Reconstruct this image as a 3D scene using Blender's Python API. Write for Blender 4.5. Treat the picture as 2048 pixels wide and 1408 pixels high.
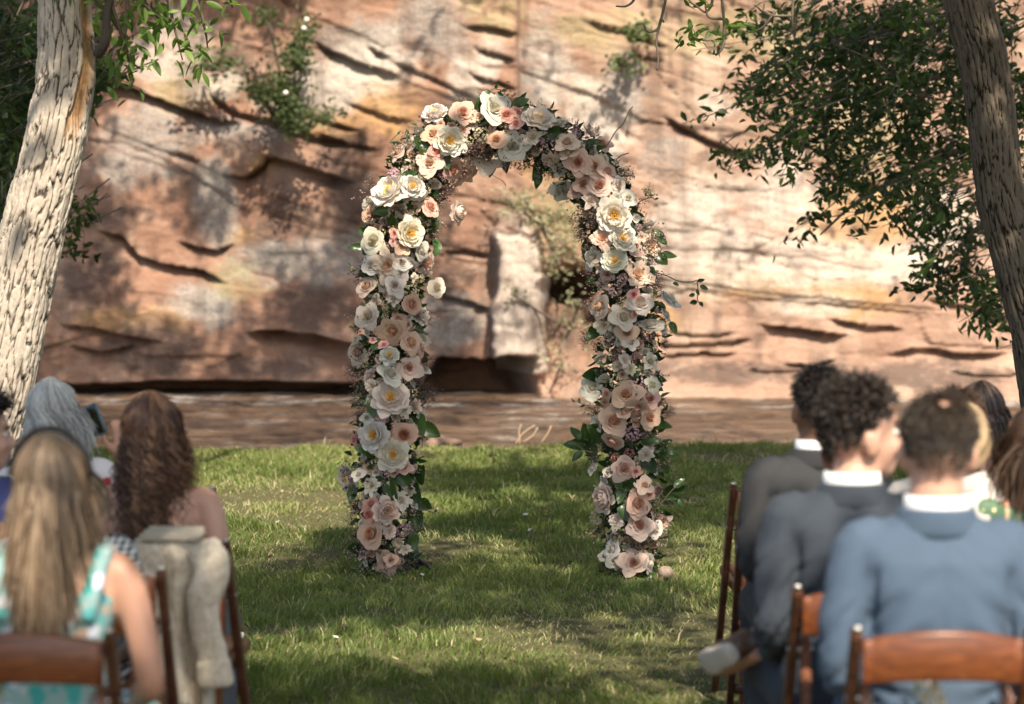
import bpy, bmesh, math, random
import numpy as np
from mathutils import Vector, Matrix, Quaternion

for o in list(bpy.data.objects):
    bpy.data.objects.remove(o, do_unlink=True)
SC = bpy.context.scene
COL = SC.collection
rnd = random.Random(7)
rng = np.random.default_rng(7)
R = math.radians

# ------------------------------------------------------------------ camera
CAMZ = 1.55
FPX = 85.0 / 36.0 * 2048.0
PITCH = math.atan(184.0 / FPX)
FOCUS = 11.75
cam = bpy.data.cameras.new('camera')
cam.lens = 85.0
cam.sensor_width = 36.0
cam.clip_start = 0.1
cam.clip_end = 500.0
cam.dof.use_dof = True
cam.dof.focus_distance = FOCUS
cam.dof.aperture_fstop = 2.8
cam_o = bpy.data.objects.new('camera', cam)
cam_o.location = (0, 0, CAMZ)
cam_o.rotation_euler = (math.pi / 2 - PITCH, 0, 0)
COL.objects.link(cam_o)
SC.camera = cam_o

# ------------------------------------------------------------------ world, sun, exposure
SUN_EL = R(48.0)
SUN_AZ = R(-14.0)         # a little to the right, behind the camera
SUN = Vector((-math.sin(SUN_AZ) * math.cos(SUN_EL), -math.cos(SUN_AZ) * math.cos(SUN_EL), math.sin(SUN_EL)))
w = bpy.data.worlds.new('World')
SC.world = w
w.use_nodes = True
wn = w.node_tree
wn.nodes.clear()
sky = wn.nodes.new('ShaderNodeTexSky')
sky.sky_type = 'NISHITA'
sky.sun_disc = False
sky.sun_elevation = SUN_EL
sky.sun_rotation = math.atan2(SUN.x, SUN.y)
sky.dust_density = 2.5
bg = wn.nodes.new('ShaderNodeBackground')
bg.inputs['Strength'].default_value = 0.13
wo = wn.nodes.new('ShaderNodeOutputWorld')
wn.links.new(sky.outputs[0], bg.inputs['Color'])
wn.links.new(bg.outputs[0], wo.inputs['Surface'])
sl = bpy.data.lights.new('sun', 'SUN')
sl.energy = 5.0
sl.angle = R(0.53)
sl.color = (1.0, 0.89, 0.74)
so = bpy.data.objects.new('sun', sl)
so.location = SUN * 30
so.rotation_euler = (-SUN).to_track_quat('-Z', 'Y').to_euler()
COL.objects.link(so)
SC.view_settings.view_transform = 'Standard'
SC.view_settings.look = 'None'
SC.view_settings.gamma = 1.0
SC.view_settings.exposure = 0.98
SC.view_settings.use_curve_mapping = False

# ------------------------------------------------------------------ pixel <-> place helpers
_cp, _sp = math.cos(PITCH), math.sin(PITCH)
def ray(px, py):
    a = (px - 1024.0) / FPX
    b = (704.0 - py) / FPX
    return Vector((a, _cp + b * _sp, -_sp + b * _cp))
def P(px, py, d):
    r = ray(px, py)
    t = d / r.y
    return Vector((r.x * t, d, CAMZ + r.z * t))
def G(px, py, z=0.0):
    r = ray(px, py)
    t = (z - CAMZ) / r.z
    return Vector((r.x * t, r.y * t, z))
def proj(p):
    x, y, z = p[0], p[1], p[2] - CAMZ
    dep = y * _cp - z * _sp
    up = y * _sp + z * _cp
    return (1024 + FPX * x / dep, 704 - FPX * up / dep, dep)

# ------------------------------------------------------------------ mesh helpers
def setprops(o, label=None, cat=None, group=None, kind=None):
    if label: o['label'] = label
    if cat: o['category'] = cat
    if group: o['group'] = group
    if kind: o['kind'] = kind
    return o
def mesh_np(name, V, faces_n, idx, smooth=True, attrs=None):
    """V (n,3); faces_n: verts per face array; idx flat loop indices"""
    me = bpy.data.meshes.new(name)
    V = np.asarray(V, dtype=np.float32)
    idx = np.asarray(idx, dtype=np.int32).ravel()
    faces_n = np.asarray(faces_n, dtype=np.int32)
    me.vertices.add(len(V))
    me.vertices.foreach_set('co', V.ravel())
    me.loops.add(len(idx))
    me.loops.foreach_set('vertex_index', idx)
    me.polygons.add(len(faces_n))
    st = np.concatenate(([0], np.cumsum(faces_n)[:-1])).astype(np.int32)
    me.polygons.foreach_set('loop_start', st)
    me.polygons.foreach_set('loop_total', faces_n)
    me.polygons.foreach_set('use_smooth', np.full(len(faces_n), smooth, dtype=bool))
    me.update(calc_edges=True)
    if attrs:
        for k, a in attrs.items():
            a = np.asarray(a, dtype=np.float32)
            if a.ndim == 1:
                at = me.attributes.new(k, 'FLOAT', 'POINT'); at.data.foreach_set('value', a)
            else:
                if a.shape[1] == 3: a = np.concatenate([a, np.ones((len(a), 1), np.float32)], 1)
                at = me.attributes.new(k, 'FLOAT_COLOR', 'POINT'); at.data.foreach_set('color', a.ravel())
    return me
def mesh_py(name, V, Fc, smooth=True, attrs=None):
    n = [len(f) for f in Fc]
    idx = [i for f in Fc for i in f]
    return mesh_np(name, np.array(V, dtype=np.float32).reshape(-1, 3), n, idx, smooth, attrs)
def obj(name, me, mat=None, parent=None, loc=None, rot=None, scale=None):
    o = bpy.data.objects.new(name, me)
    COL.objects.link(o)
    if mat is not None and me is not None and len(me.materials) == 0:
        me.materials.append(mat)
    if parent is not None: o.parent = parent
    if loc is not None: o.location = loc
    if rot is not None: o.rotation_euler = rot
    if scale is not None: o.scale = scale if hasattr(scale, '__len__') else (scale,) * 3
    return o
def empty(name, loc=(0, 0, 0), rz=0.0, label=None, cat=None, group=None):
    o = bpy.data.objects.new(name, None)
    o.empty_display_size = 0.1
    COL.objects.link(o)
    o.location = loc
    o.rotation_euler = (0, 0, rz)
    return setprops(o, label, cat, group)
class MB:
    """collects shapes into one mesh"""
    def __init__(s): s.V = []; s.F = []
    def add(s, V, Fc):
        b = len(s.V)
        s.V += [tuple(v) for v in V]
        s.F += [tuple(i + b for i in f) for f in Fc]
        return s
    def build(s, name, mat=None, parent=None, smooth=True, **k):
        return obj(name, mesh_py(name, s.V, s.F, smooth), mat, parent, **k)
def frames(pts):
    pts = [Vector(p) for p in pts]
    n = len(pts)
    out = []
    t0 = (pts[1] - pts[0]).normalized()
    ref = Vector((1, 0, 0)) if abs(t0.x) < 0.9 else Vector((0, 1, 0))
    a = (ref - t0 * ref.dot(t0)).normalized()
    for i in range(n):
        t = (pts[min(i + 1, n - 1)] - pts[max(i - 1, 0)])
        t = t.normalized() if t.length > 1e-9 else t0
        a = (a - t * a.dot(t))
        a = a.normalized() if a.length > 1e-6 else t.orthogonal().normalized()
        out.append((pts[i], a, t.cross(a)))
    return out
def tube(pts, rad, seg=8, caps=True):
    """rad: number, list of numbers or list of (ra, rb)"""
    fr = frames(pts)
    V = []; Fc = []
    n = len(fr)
    for i, (c, a, b) in enumerate(fr):
        r = rad[i] if hasattr(rad, '__len__') else rad
        ra, rb = r if hasattr(r, '__len__') else (r, r)
        for k in range(seg):
            th = 2 * math.pi * k / seg
            V.append(c + a * (ra * math.cos(th)) + b * (rb * math.sin(th)))
    for i in range(n - 1):
        for k in range(seg):
            k2 = (k + 1) % seg
            Fc.append((i * seg + k, i * seg + k2, (i + 1) * seg + k2, (i + 1) * seg + k))
    if caps:
        Fc.append(tuple(range(seg - 1, -1, -1)))
        Fc.append(tuple((n - 1) * seg + k for k in range(seg)))
    return V, Fc
def smoothpath(pts, n=24):
    """Catmull-Rom"""
    p = np.array([list(q) for q in pts], float)
    p = np.vstack([2 * p[0] - p[1], p, 2 * p[-1] - p[-2]])
    m = len(p) - 3
    out = []
    for j in range(n + 1):
        t = j / n * m
        i = min(int(t), m - 1); f = t - i
        a, b, c, d = p[i], p[i + 1], p[i + 2], p[i + 3]
        out.append(0.5 * ((2 * b) + (c - a) * f + (2 * a - 5 * b + 4 * c - d) * f * f + (3 * b - a - 3 * c + d) * f ** 3))
    return np.array(out)
def rings(rs, seg=24, caps=True):
    """stack of horizontal super-ellipses (cx, cy, z, rx, ry[, exponent])"""
    V = []; Fc = []
    for r in rs:
        cx, cy, z, rx, ry = r[:5]
        e = r[5] if len(r) > 5 else 2.0
        for k in range(seg):
            th = 2 * math.pi * k / seg
            c, s_ = math.cos(th), math.sin(th)
            V.append((cx + rx * math.copysign(abs(c) ** (2 / e), c), cy + ry * math.copysign(abs(s_) ** (2 / e), s_), z))
    n = len(rs)
    for i in range(n - 1):
        for k in range(seg):
            k2 = (k + 1) % seg
            Fc.append((i * seg + k, i * seg + k2, (i + 1) * seg + k2, (i + 1) * seg + k))
    if caps:
        Fc.append(tuple(range(seg - 1, -1, -1)))
        Fc.append(tuple((n - 1) * seg + k for k in range(seg)))
    return V, Fc
def ellipsoid(c, r, seg=16, rg=10, M=None):
    V = [Vector((0, 0, -1))]
    for i in range(1, rg):
        ph = math.pi * i / rg - math.pi / 2
        for k in range(seg):
            th = 2 * math.pi * k / seg
            V.append(Vector((math.cos(ph) * math.cos(th), math.cos(ph) * math.sin(th), math.sin(ph))))
    V.append(Vector((0, 0, 1)))
    Fc = []
    for k in range(seg):
        Fc.append((0, 1 + (k + 1) % seg, 1 + k))
        Fc.append((len(V) - 1, 1 + (rg - 2) * seg + k, 1 + (rg - 2) * seg + (k + 1) % seg))
    for i in range(rg - 2):
        for k in range(seg):
            k2 = (k + 1) % seg
            Fc.append((1 + i * seg + k, 1 + i * seg + k2, 1 + (i + 1) * seg + k2, 1 + (i + 1) * seg + k))
    V = [Vector((v.x * r[0], v.y * r[1], v.z * r[2])) for v in V]
    if M is not None: V = [M @ v for v in V]
    return [v + Vector(c) for v in V], Fc
def box(c, s, M=None, bev=0.0):
    """bevelled box as vertex list: chamfer every edge by bev"""
    hx, hy, hz = s[0] / 2, s[1] / 2, s[2] / 2
    bm = bmesh.new()
    bmesh.ops.create_cube(bm, size=1.0)
    for v in bm.verts: v.co = Vector((v.co.x * s[0], v.co.y * s[1], v.co.z * s[2]))
    if bev > 0:
        bmesh.ops.bevel(bm, geom=bm.edges[:], offset=bev, segments=2, affect='EDGES', profile=0.5)
    bm.verts.index_update()
    V = [v.co.copy() for v in bm.verts]
    Fc = [tuple(v.index for v in f.verts) for f in bm.faces]
    bm.free()
    if M is not None: V = [M @ v for v in V]
    return [v + Vector(c) for v in V], Fc
def remesh(name, shapes, mat, parent, voxel=0.012, smooth=4, disp=None):
    """unites closed overlapping shapes into ONE continuous surface"""
    mb = MB()
    for s in shapes: mb.add(*s)
    me = mesh_py(name + '_src', mb.V, mb.F)
    o = bpy.data.objects.new(name + '_src', me)
    COL.objects.link(o)
    m = o.modifiers.new('r', 'REMESH'); m.mode = 'VOXEL'; m.voxel_size = voxel
    s = o.modifiers.new('s', 'SMOOTH'); s.iterations = smooth; s.factor = 0.5
    dg = bpy.context.evaluated_depsgraph_get()
    ev = o.evaluated_get(dg)
    me2 = bpy.data.meshes.new_from_object(ev)
    me2.name = name
    bpy.data.objects.remove(o, do_unlink=True)
    bpy.data.meshes.remove(me)
    if disp is not None:
        n = len(me2.vertices)
        co = np.empty(n * 3, np.float32); me2.vertices.foreach_get('co', co); co = co.reshape(-1, 3)
        no = np.empty(n * 3, np.float32); me2.vertices.foreach_get('normal', no); no = no.reshape(-1, 3)
        co = co + no * disp(co)[:, None]
        me2.vertices.foreach_set('co', co.astype(np.float32).ravel())
    me2.polygons.foreach_set('use_smooth', np.ones(len(me2.polygons), dtype=bool))
    me2.materials.clear()
    me2.update()
    return obj(name, me2, mat, parent)

# ------------------------------------------------------------------ numeric noise
def _h(ix, iy, seed):
    n = (ix.astype(np.int64) * 374761393 + iy.astype(np.int64) * 668265263 + seed * 982451653) & 0xffffffff
    n = ((n ^ (n >> 13)) * 1274126177) & 0xffffffff
    n = n ^ (n >> 16)
    return (n & 0xffffff) / float(0xffffff)
def vnoise(x, y, seed=0):
    x = np.asarray(x, float); y = np.asarray(y, float)
    ix = np.floor(x); iy = np.floor(y)
    fx = x - ix; fy = y - iy
    fx = fx * fx * (3 - 2 * fx); fy = fy * fy * (3 - 2 * fy)
    a = _h(ix, iy, seed); b = _h(ix + 1, iy, seed); c = _h(ix, iy + 1, seed); d = _h(ix + 1, iy + 1, seed)
    return (a * (1 - fx) + b * fx) * (1 - fy) + (c * (1 - fx) + d * fx) * fy
def fbm(x, y, seed=0, oct=4, gain=0.5):
    s = 0; a = 1.0; t = 0
    for i in range(oct):
        s = s + a * vnoise(x * 2 ** i + 17.3 * i, y * 2 ** i + 9.1 * i, seed + i); t += a; a *= gain
    return s / t
def worley(x, y, seed=0, wrapx=None):
    ix = np.floor(x); iy = np.floor(y)
    f1 = np.full(x.shape, 9.0); f2 = np.full(x.shape, 9.0); cid = np.zeros(x.shape)
    for dx in (-1, 0, 1):
        for dy in (-1, 0, 1):
            cx = ix + dx; cy = iy + dy
            hx = np.mod(cx, wrapx) if wrapx else cx
            px = cx + 0.15 + 0.7 * _h(hx, cy, seed); py = cy + 0.15 + 0.7 * _h(hx, cy, seed + 5)
            d = np.hypot(px - x, py - y)
            m = d < f1
            f2 = np.where(m, f1, np.minimum(f2, d)); cid = np.where(m, _h(hx, cy, seed + 9), cid); f1 = np.where(m, d, f1)
    return f1, f2, cid
def sstep(a, b, x):
    t = np.clip((x - a) / (b - a), 0, 1)
    return t * t * (3 - 2 * t)

# ------------------------------------------------------------------ materials
class NT:
    def __init__(s, name):
        s.m = bpy.data.materials.new(name)
        s.m.use_nodes = True
        s.t = s.m.node_tree
        s.t.nodes.clear()
        s.out = s.t.nodes.new('ShaderNodeOutputMaterial')
    def n(s, typ, ins=None, **props):
        nd = s.t.nodes.new('ShaderNode' + typ)
        for k, v in props.items(): setattr(nd, k, v)
        if ins:
            for k, v in ins.items(): s.put(nd.inputs[k], v)
        return nd
    def put(s, sock, v):
        if isinstance(v, bpy.types.NodeSocket): s.t.links.new(v, sock)
        elif isinstance(v, bpy.types.Node): s.t.links.new(v.outputs[0], sock)
        elif hasattr(v, '__len__') and len(v) == 3 and len(sock.default_value) == 4: sock.default_value = (*v, 1)
        else: sock.default_value = v
    def mix(s, fac, a, b, mode='MIX'):
        nd = s.t.nodes.new('ShaderNodeMix'); nd.data_type = 'RGBA'; nd.blend_type = mode
        s.put(nd.inputs[0], fac); s.put(nd.inputs[6], a); s.put(nd.inputs[7], b)
        return nd.outputs[2]
    def math(s, op, a, b=0.0, clamp=False):
        nd = s.t.nodes.new('ShaderNodeMath'); nd.operation = op; nd.use_clamp = clamp
        s.put(nd.inputs[0], a); s.put(nd.inputs[1], b)
        return nd.outputs[0]
    def ramp(s, fac, stops):
        nd = s.t.nodes.new('ShaderNodeValToRGB')
        e = nd.color_ramp.elements
        while len(e) > 1: e.remove(e[-1])
        e[0].position = stops[0][0]; e[0].color = s.c4(stops[0][1])
        for p, c in stops[1:]:
            x = e.new(p); x.color = s.c4(c)
        s.put(nd.inputs[0], fac)
        return nd.outputs[0]
    def c4(s, c):
        return (c, c, c, 1) if not hasattr(c, '__len__') else (*c[:3], 1)
    def noise(s, scale, vec=None, detail=4, rough=0.55, dist=0.0):
        nd = s.n('TexNoise', {'Scale': scale, 'Detail': detail, 'Roughness': rough, 'Distortion': dist})
        if vec is not None: s.put(nd.inputs['Vector'], vec)
        return nd.outputs[0]
    def coords(s, kind='Object', scale=(1, 1, 1), rot=(0, 0, 0)):
        tc = s.n('TexCoord')
        mp = s.n('Mapping', {'Vector': tc.outputs[kind], 'Scale': scale, 'Rotation': rot})
        return mp.outputs[0]
    def attr(s, name, col=False):
        nd = s.n('Attribute'); nd.attribute_name = name
        return nd.outputs['Color'] if col else nd.outputs['Fac']
    def bump(s, h, strength=0.3, dist=0.02):
        return s.n('Bump', {'Height': h, 'Strength': strength, 'Distance': dist}).outputs[0]
    def bsdf(s, col, rough=0.6, normal=None, spec=0.5, **kw):
        b = s.n('BsdfPrincipled')
        s.put(b.inputs['Base Color'], col); s.put(b.inputs['Roughness'], rough)
        s.put(b.inputs['Specular IOR Level'], spec)
        for k, v in kw.items(): s.put(b.inputs[k.replace('_', ' ')], v)
        if normal is not None: s.put(b.inputs['Normal'], normal)
        return b.outputs[0]
    def translucent(s, base, col, fac):
        t = s.n('BsdfTranslucent'); s.put(t.inputs['Color'], col)
        mx = s.n('MixShader'); s.put(mx.inputs[0], fac)
        s.t.links.new(base, mx.inputs[1]); s.t.links.new(t.outputs[0], mx.inputs[2])
        return mx.outputs[0]
    def done(s, sh):
        s.t.links.new(sh, s.out.inputs['Surface']); return s.m
def leaf_mat(name, dark, mid, light, tr=0.35, rough=0.5, spec=0.4):
    k = NT(name)
    c = k.ramp(k.attr('tint'), [(0.0, dark), (0.55, mid), (1.0, light)])
    tc = k.mix(0.55, c, (0.55, 0.75, 0.12), 'MULTIPLY')
    c2 = k.mix(1.0, c, (1.7, 1.9, 0.9), 'MULTIPLY')
    return k.done(k.translucent(k.bsdf(c, rough, spec=spec), c2, tr))
def plain(name, col, rough=0.6, var=0.15, scale=20.0, bump=0.0, bscale=60.0, **kw):
    k = NT(name)
    v = k.coords()
    n = k.noise(scale, v)
    c = k.mix(n, tuple(x * (1 - var) for x in col), tuple(min(1, x * (1 + var)) for x in col))
    nm = k.bump(k.noise(bscale, v), bump, 0.01) if bump else None
    return k.done(k.bsdf(c, rough, nm, **kw))
# ================================================================== THE SETTING
# ------------------------------------------------------------------ cliff
CLY = 31.5
def cp(px, py):
    q = P(px, py, CLY); return q.x, q.z
cx = np.concatenate([np.arange(-17, -8.4, 0.12), np.arange(-8.4, 8.4, 0.03), np.arange(8.4, 17, 0.12)])
cz = np.concatenate([np.arange(-0.9, 5.4, 0.022), np.arange(5.4, 13, 0.11)])
X, Z = np.meshgrid(cx, cz)
wx = X + 0.5 * (fbm(X * 0.7, Z * 0.7, 3) - 0.5); wz = Z + 0.12 * (fbm(X * 0.9, Z * 0.9, 4) - 0.5)
dipw = sstep(0.2, 3.5, Z) * 0.27 + 0.06
S_ = wz + dipw * wx
H = 0.9 * (fbm(X * 0.22 + 3, Z * 0.25, 11, 3) - 0.5)
H += 0.09 * (fbm(X * 0.5, S_ * 0.5, 12, 6, .55) - 0.5)
st = fbm(S_ * 1.1 + 40, X * 0.12, 13, 2)
H += 0.035 * (sstep(0.42, 0.46, st) + sstep(0.55, 0.58, st) - 1)
lam = fbm(S_ * 6.0, X * 0.35, 15, 3)
H += 0.022 * (lam - 0.5)
H += 0.06 * (fbm(X * 3, Z * 5, 16, 5, .6) - 0.5)
# irregular blocks along the strata
f1, f2, cid = worley(wx * 0.55, S_ * 1.5, 21)
H += 0.055 * (cid - 0.5) * sstep(0.0, 0.03, f2 - f1) - .035 * (1 - sstep(0, .02, f2 - f1)) * sstep(.5, .6, fbm(X * .6, Z * .6, 23))
f1, f2, cid = worley(wx * 1.5 + 7, S_ * 3.6, 22)
H += 0.03 * (cid - 0.5) * sstep(0.0, 0.05, f2 - f1)
H += 0.18 * (Z / 5) * -1.0 + 0.1
def crack(pts, A, L, lip=0.16):
    global H
    A = A * .62; L = L * .75
    q = np.array([cp(*p) for p in pts])
    o = np.argsort(q[:, 0]); q = q[o]
    xx = X
    zc = np.interp(xx, q[:, 0], q[:, 1]) + 0.05 * (fbm(xx * 3.1, xx * 0 + A * 40, 31, 3) - 0.5)
    tp = 0.12 + 0.1 * (q[-1, 0] - q[0, 0])
    e = sstep(q[0, 0] - tp * 0.3, q[0, 0] + tp, xx) * (1 - sstep(q[-1, 0] - tp, q[-1, 0] + tp * 0.3, xx))
    s = zc - Z
    L2 = L * (0.6 + 0.8 * vnoise(xx * 1.7, xx * 0 + 3, 33))
    H = H + e * np.where(s > 0, -A * np.exp(-np.clip(s, 0, 9) / L2), A * lip * np.exp(np.clip(s, -9, 0) / (1.8 * L2)))
CR = [
 ([(188, 148), (250, 172), (330, 205), (440, 238), (475, 242)], .50, .16),
 ([(405, 165), (425, 195), (470, 224), (540, 240), (600, 262), (690, 287)], .34, .14),
 ([(628, 80), (660, 100), (720, 125), (800, 152)], .34, .13),
 ([(735, 93), (780, 114)], .3, .1),
 ([(330, 300), (352, 302), (400, 322)], .2, .12),
 ([(452, 350), (486, 356), (515, 335), (536, 311), (570, 322), (640, 342), (705, 364)], .55, .22),
 ([(195, 462), (245, 472), (275, 513), (335, 530), (400, 540), (445, 566)], .42, .17),
 ([(355, 484), (425, 502), (462, 490)], .32, .14),
 ([(125, 648), (220, 664), (320, 686)], .3, .16), ([(140, 690), (200, 706), (270, 690)], .25, .12),
 ([(495, 664), (560, 663), (640, 674), (735, 694)], .75, .5),
 ([(880, 505), (930, 500), (985, 512)], .2, .1), ([(860, 585), (930, 600), (985, 620)], .3, .14),
 ([(930, 58), (985, 62), (1036, 76)], .32, .09), ([(950, 100), (985, 112), (1034, 128)], .3, .08),
 ([(940, 152), (990, 168), (1034, 182)], .3, .08),
 ([(1330, 232), (1400, 270), (1495, 312)], .42, .12),
 ([(1522, 647), (1580, 654), (1690, 668)], .45, .2),
 ([(1310, 690), (1400, 686), (1500, 676)], .3, .12), ([(1320, 712), (1390, 702), (1470, 706)], .34, .12),
 ([(1330, 662), (1400, 668), (1470, 664)], .22, .1),
 ([(1655, 640), (1720, 648), (1800, 656)], .32, .12),
 ([(1770, 706), (1830, 693), (1910, 706), (2000, 706)], .36, .14), ([(1560, 722), (1620, 728), (1668, 720)], .36, .12),
 ([(1480, 735), (1560, 740), (1650, 738)], .2, .12),
 ([(1640, 325), (1700, 358), (1780, 375)], .3, .1),
 ([(1165, 44), (1250, 60), (1340, 95)], .2, .12), ([(1270, 105), (1330, 122)], .2, .1),
 ([(780, 118), (850, 150), (950, 200)], .2, .09), ([(590, 215), (650, 240), (720, 262)], .26, .08),
 ([(630, 262), (690, 285), (760, 300)], .24, .08), ([(690, 205), (760, 228), (830, 245)], .18, .08),
 ([(1850, 600), (1930, 612), (2020, 640)], .26, .1), ([(1880, 740), (1950, 748), (2040, 742)], .25, .1),
]
for c in CR: crack(*c)
def blob(px, py, rx, ry, soft=0.35, sc=1.0, seed=0):
    a, b = cp(px, py); k = CLY / FPX
    d = np.hypot((X - a) / (rx * k), (Z - b) / (ry * k)) + sc * (fbm(X * 1.3 + seed, Z * 1.3, 60 + seed, 4) - 0.5)
    return 1 - sstep(1 - soft, 1 + soft, d)
# vertical corner of the block left of centre, top
xc, _ = cp(1036, 100); _, zlow = cp(1036, 215)
H += 0.28 * (1 - sstep(xc - 0.03, xc + 0.03, X + 0.03 * (vnoise(Z * 3, Z * 0, 5) - .5))) * sstep(zlow - 0.2, zlow + 0.25, Z) * sstep(cp(880, 0)[0] - .6, cp(1000, 0)[0], X)
# pale standing slab inside the arch
x0, zt = cp(985, 446); x1, zb = cp(1098, 722)
k0 = CLY / FPX
edge = 0.22 * (fbm(Z * 2.5, Z * 0 + 1, 41, 3) - 0.5)
xr = np.interp(Z, [zb, cp(0, 560)[1], cp(0, 545)[1], zt], [x1, x1, cp(1075, 0)[0], cp(1068, 0)[0]])
slab = sstep(x0 - 0.03, x0 + 0.05, X + edge) * (1 - sstep(xr - 0.06, xr + 0.03, X + edge)) * (1 - sstep(zt - 0.12, zt + 0.03, Z + 0.18 * (X - x0) + 0.3 * (fbm(X * 3, X * 0, 42) - .5))) * sstep(zb - 0.35, zb, Z)
H = np.where(slab > 0, H * (1 - slab) + slab * (0.48 + 0.22 * (fbm(X * 2.2, Z * 1.2, 43) - .5) + .10 * (fbm(X * 6, Z * 4, 44) - .5) + 0.05 * (lam - .5)), H)
# hollow right of the slab
H -= 0.8 * blob(1140, 572, 52, 30, .3, .5, 3) + 0.45 * blob(1130, 660, 60, 110, .5, .6, 4)
# undercut along the water on the left
_, zu = cp(400, 768)
zline = zu + 0.10 * (fbm(X * 0.9, X * 0, 51) - .5) + .32 * (fbm(X * 2.2, X * 0 + 3, 53, 4) - .5) * sstep(cp(820, 0)[0], cp(860, 0)[0], X) + np.where(X > cp(840, 0)[0], cp(0, 722)[1] - zu, 0) * sstep(cp(835, 0)[0], cp(880, 0)[0], X)
und = (1 - sstep(zline - 0.05, zline + 0.02, Z)) * sstep(cp(90, 0)[0] - 2, cp(170, 0)[0], X) * (1 - sstep(cp(1010, 0)[0], cp(1090, 0)[0], X + .5 * (fbm(Z * 2, Z * 0, 54) - .5)))
H -= 1.5 * und
# sloping foot of the rock on the right
H += 1.2 * sstep(cp(1080, 0)[0], cp(1200, 0)[0], X) * (1 - sstep(-0.5, 0.35, Z)) * (0.7 + 0.6 * fbm(X * 1.1, Z, 52))
# colours of the stone itself
white = np.zeros_like(X); grey = np.zeros_like(X); varn = np.zeros_like(X); ochre = np.zeros_like(X); veg = np.zeros_like(X)
for a in [(1110, 125, 55, 60), (1150, 190, 70, 45), (1170, 250, 95, 60), (1420, 470, 120, 90), (1390, 540, 110, 60), (1520, 400, 110, 60), (1600, 520, 140, 60), (1560, 330, 60, 50), (1800, 530, 90, 40), (1620, 610, 90, 30),
          (1440, 210, 80, 30), (330, 120, 80, 40), (420, 170, 60, 30), (640, 150, 60, 45), (740, 130, 110, 60), (930, 170, 40, 60), (1030, 560, 50, 130), (360, 65, 60, 40), (560, 200, 60, 25), (1900, 440, 70, 70), (980, 120, 40, 60)]:
    white = np.maximum(white, blob(*a, .7, 1.3, 7))
for a in [(280, 270, 110, 70), (250, 330, 90, 50), (430, 400, 40, 90), (700, 110, 130, 50), (640, 190, 90, 50), (450, 260, 110, 30), (620, 520, 120, 40), (380, 610, 90, 40), (760, 90, 90, 70), (520, 540, 70, 40), (1080, 150, 40, 120),
          (1190, 300, 60, 90), (720, 500, 60, 40), (1250, 180, 40, 80), (860, 60, 90, 70), (1330, 300, 60, 50), (900, 640, 80, 50)]:
    grey = np.maximum(grey, blob(*a, .7, 1.2, 9))
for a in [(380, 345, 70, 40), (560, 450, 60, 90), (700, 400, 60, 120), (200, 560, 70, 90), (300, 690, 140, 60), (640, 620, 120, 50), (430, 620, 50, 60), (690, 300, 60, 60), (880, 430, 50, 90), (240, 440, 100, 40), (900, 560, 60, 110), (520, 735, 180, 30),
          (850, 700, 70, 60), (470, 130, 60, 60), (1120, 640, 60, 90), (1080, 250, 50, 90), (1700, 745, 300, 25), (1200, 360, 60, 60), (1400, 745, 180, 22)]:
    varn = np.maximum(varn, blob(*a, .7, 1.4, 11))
for a in [(330, 640, 60, 40), (260, 640, 80, 30), (650, 250, 70, 30), (760, 210, 60, 50), (1480, 560, 150, 50), (470, 470, 50, 30), (1640, 600, 120, 40), (1100, 320, 60, 50), (1300, 640, 80, 40), (530, 330, 50, 25), (1700, 440, 120, 70)]:
    ochre = np.maximum(ochre, blob(*a, .8, 1.5, 13))
for a in [(1120, 420, 90, 60), (1220, 60, 150, 50), (980, 30, 70, 50), (1500, 60, 160, 60), (380, 180, 90, 40), (480, 560, 60, 40), (1700, 250, 150, 90)]:
    veg = np.maximum(veg, blob(*a, .8, 1.5, 15))
white = np.maximum(white, 1.45 * sstep(.3, .9, slab) * (.75 + .5 * fbm(X * 3, Z * 3, 19)))
pale = sstep(cp(860, 0)[0], cp(1350, 0)[0], X + 1.2 * (fbm(X * .5, Z * .5, 17) - .5))
ny, nx = X.shape
Vc = np.stack([X, CLY - H, Z], -1).reshape(-1, 3)
ii = np.arange(ny * nx).reshape(ny, nx)
q = np.stack([ii[:-1, :-1], ii[:-1, 1:], ii[1:, 1:], ii[1:, :-1]], -1).reshape(-1, 4)
k = NT('sandstone')
v = k.coords()
vs = k.coords(scale=(0.9, 1, 1.7), rot=(0, R(14), 0))
nl = k.noise(1.2, vs, 6, .6, .4); ns = k.noise(6, vs, 6, .65); nf = k.noise(26, v, 6, .7)
red = k.ramp(nl, [(.28, (.185, .102, .068)), (.5, (.315, .178, .118)), (.72, (.43, .285, .205))])
tan = k.ramp(nl, [(.28, (.25, .152, .106)), (.5, (.365, .235, .166)), (.72, (.45, .33, .245))])
c = k.mix(k.attr('pale'), red, tan)
c = k.mix(k.math('MULTIPLY', ns, .42), c, (.18, .10, .07))
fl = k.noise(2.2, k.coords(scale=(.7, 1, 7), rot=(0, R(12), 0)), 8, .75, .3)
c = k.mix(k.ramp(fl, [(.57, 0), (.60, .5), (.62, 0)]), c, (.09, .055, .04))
c = k.mix(k.ramp(k.noise(1.1, v, 8, .72, .8), [(.5, 0), (.72, .55)]), c, (.47, .38, .29))
sp = k.ramp(k.noise(9, v, 7, .7), [(.40, 0), (.62, 1)])
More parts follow.
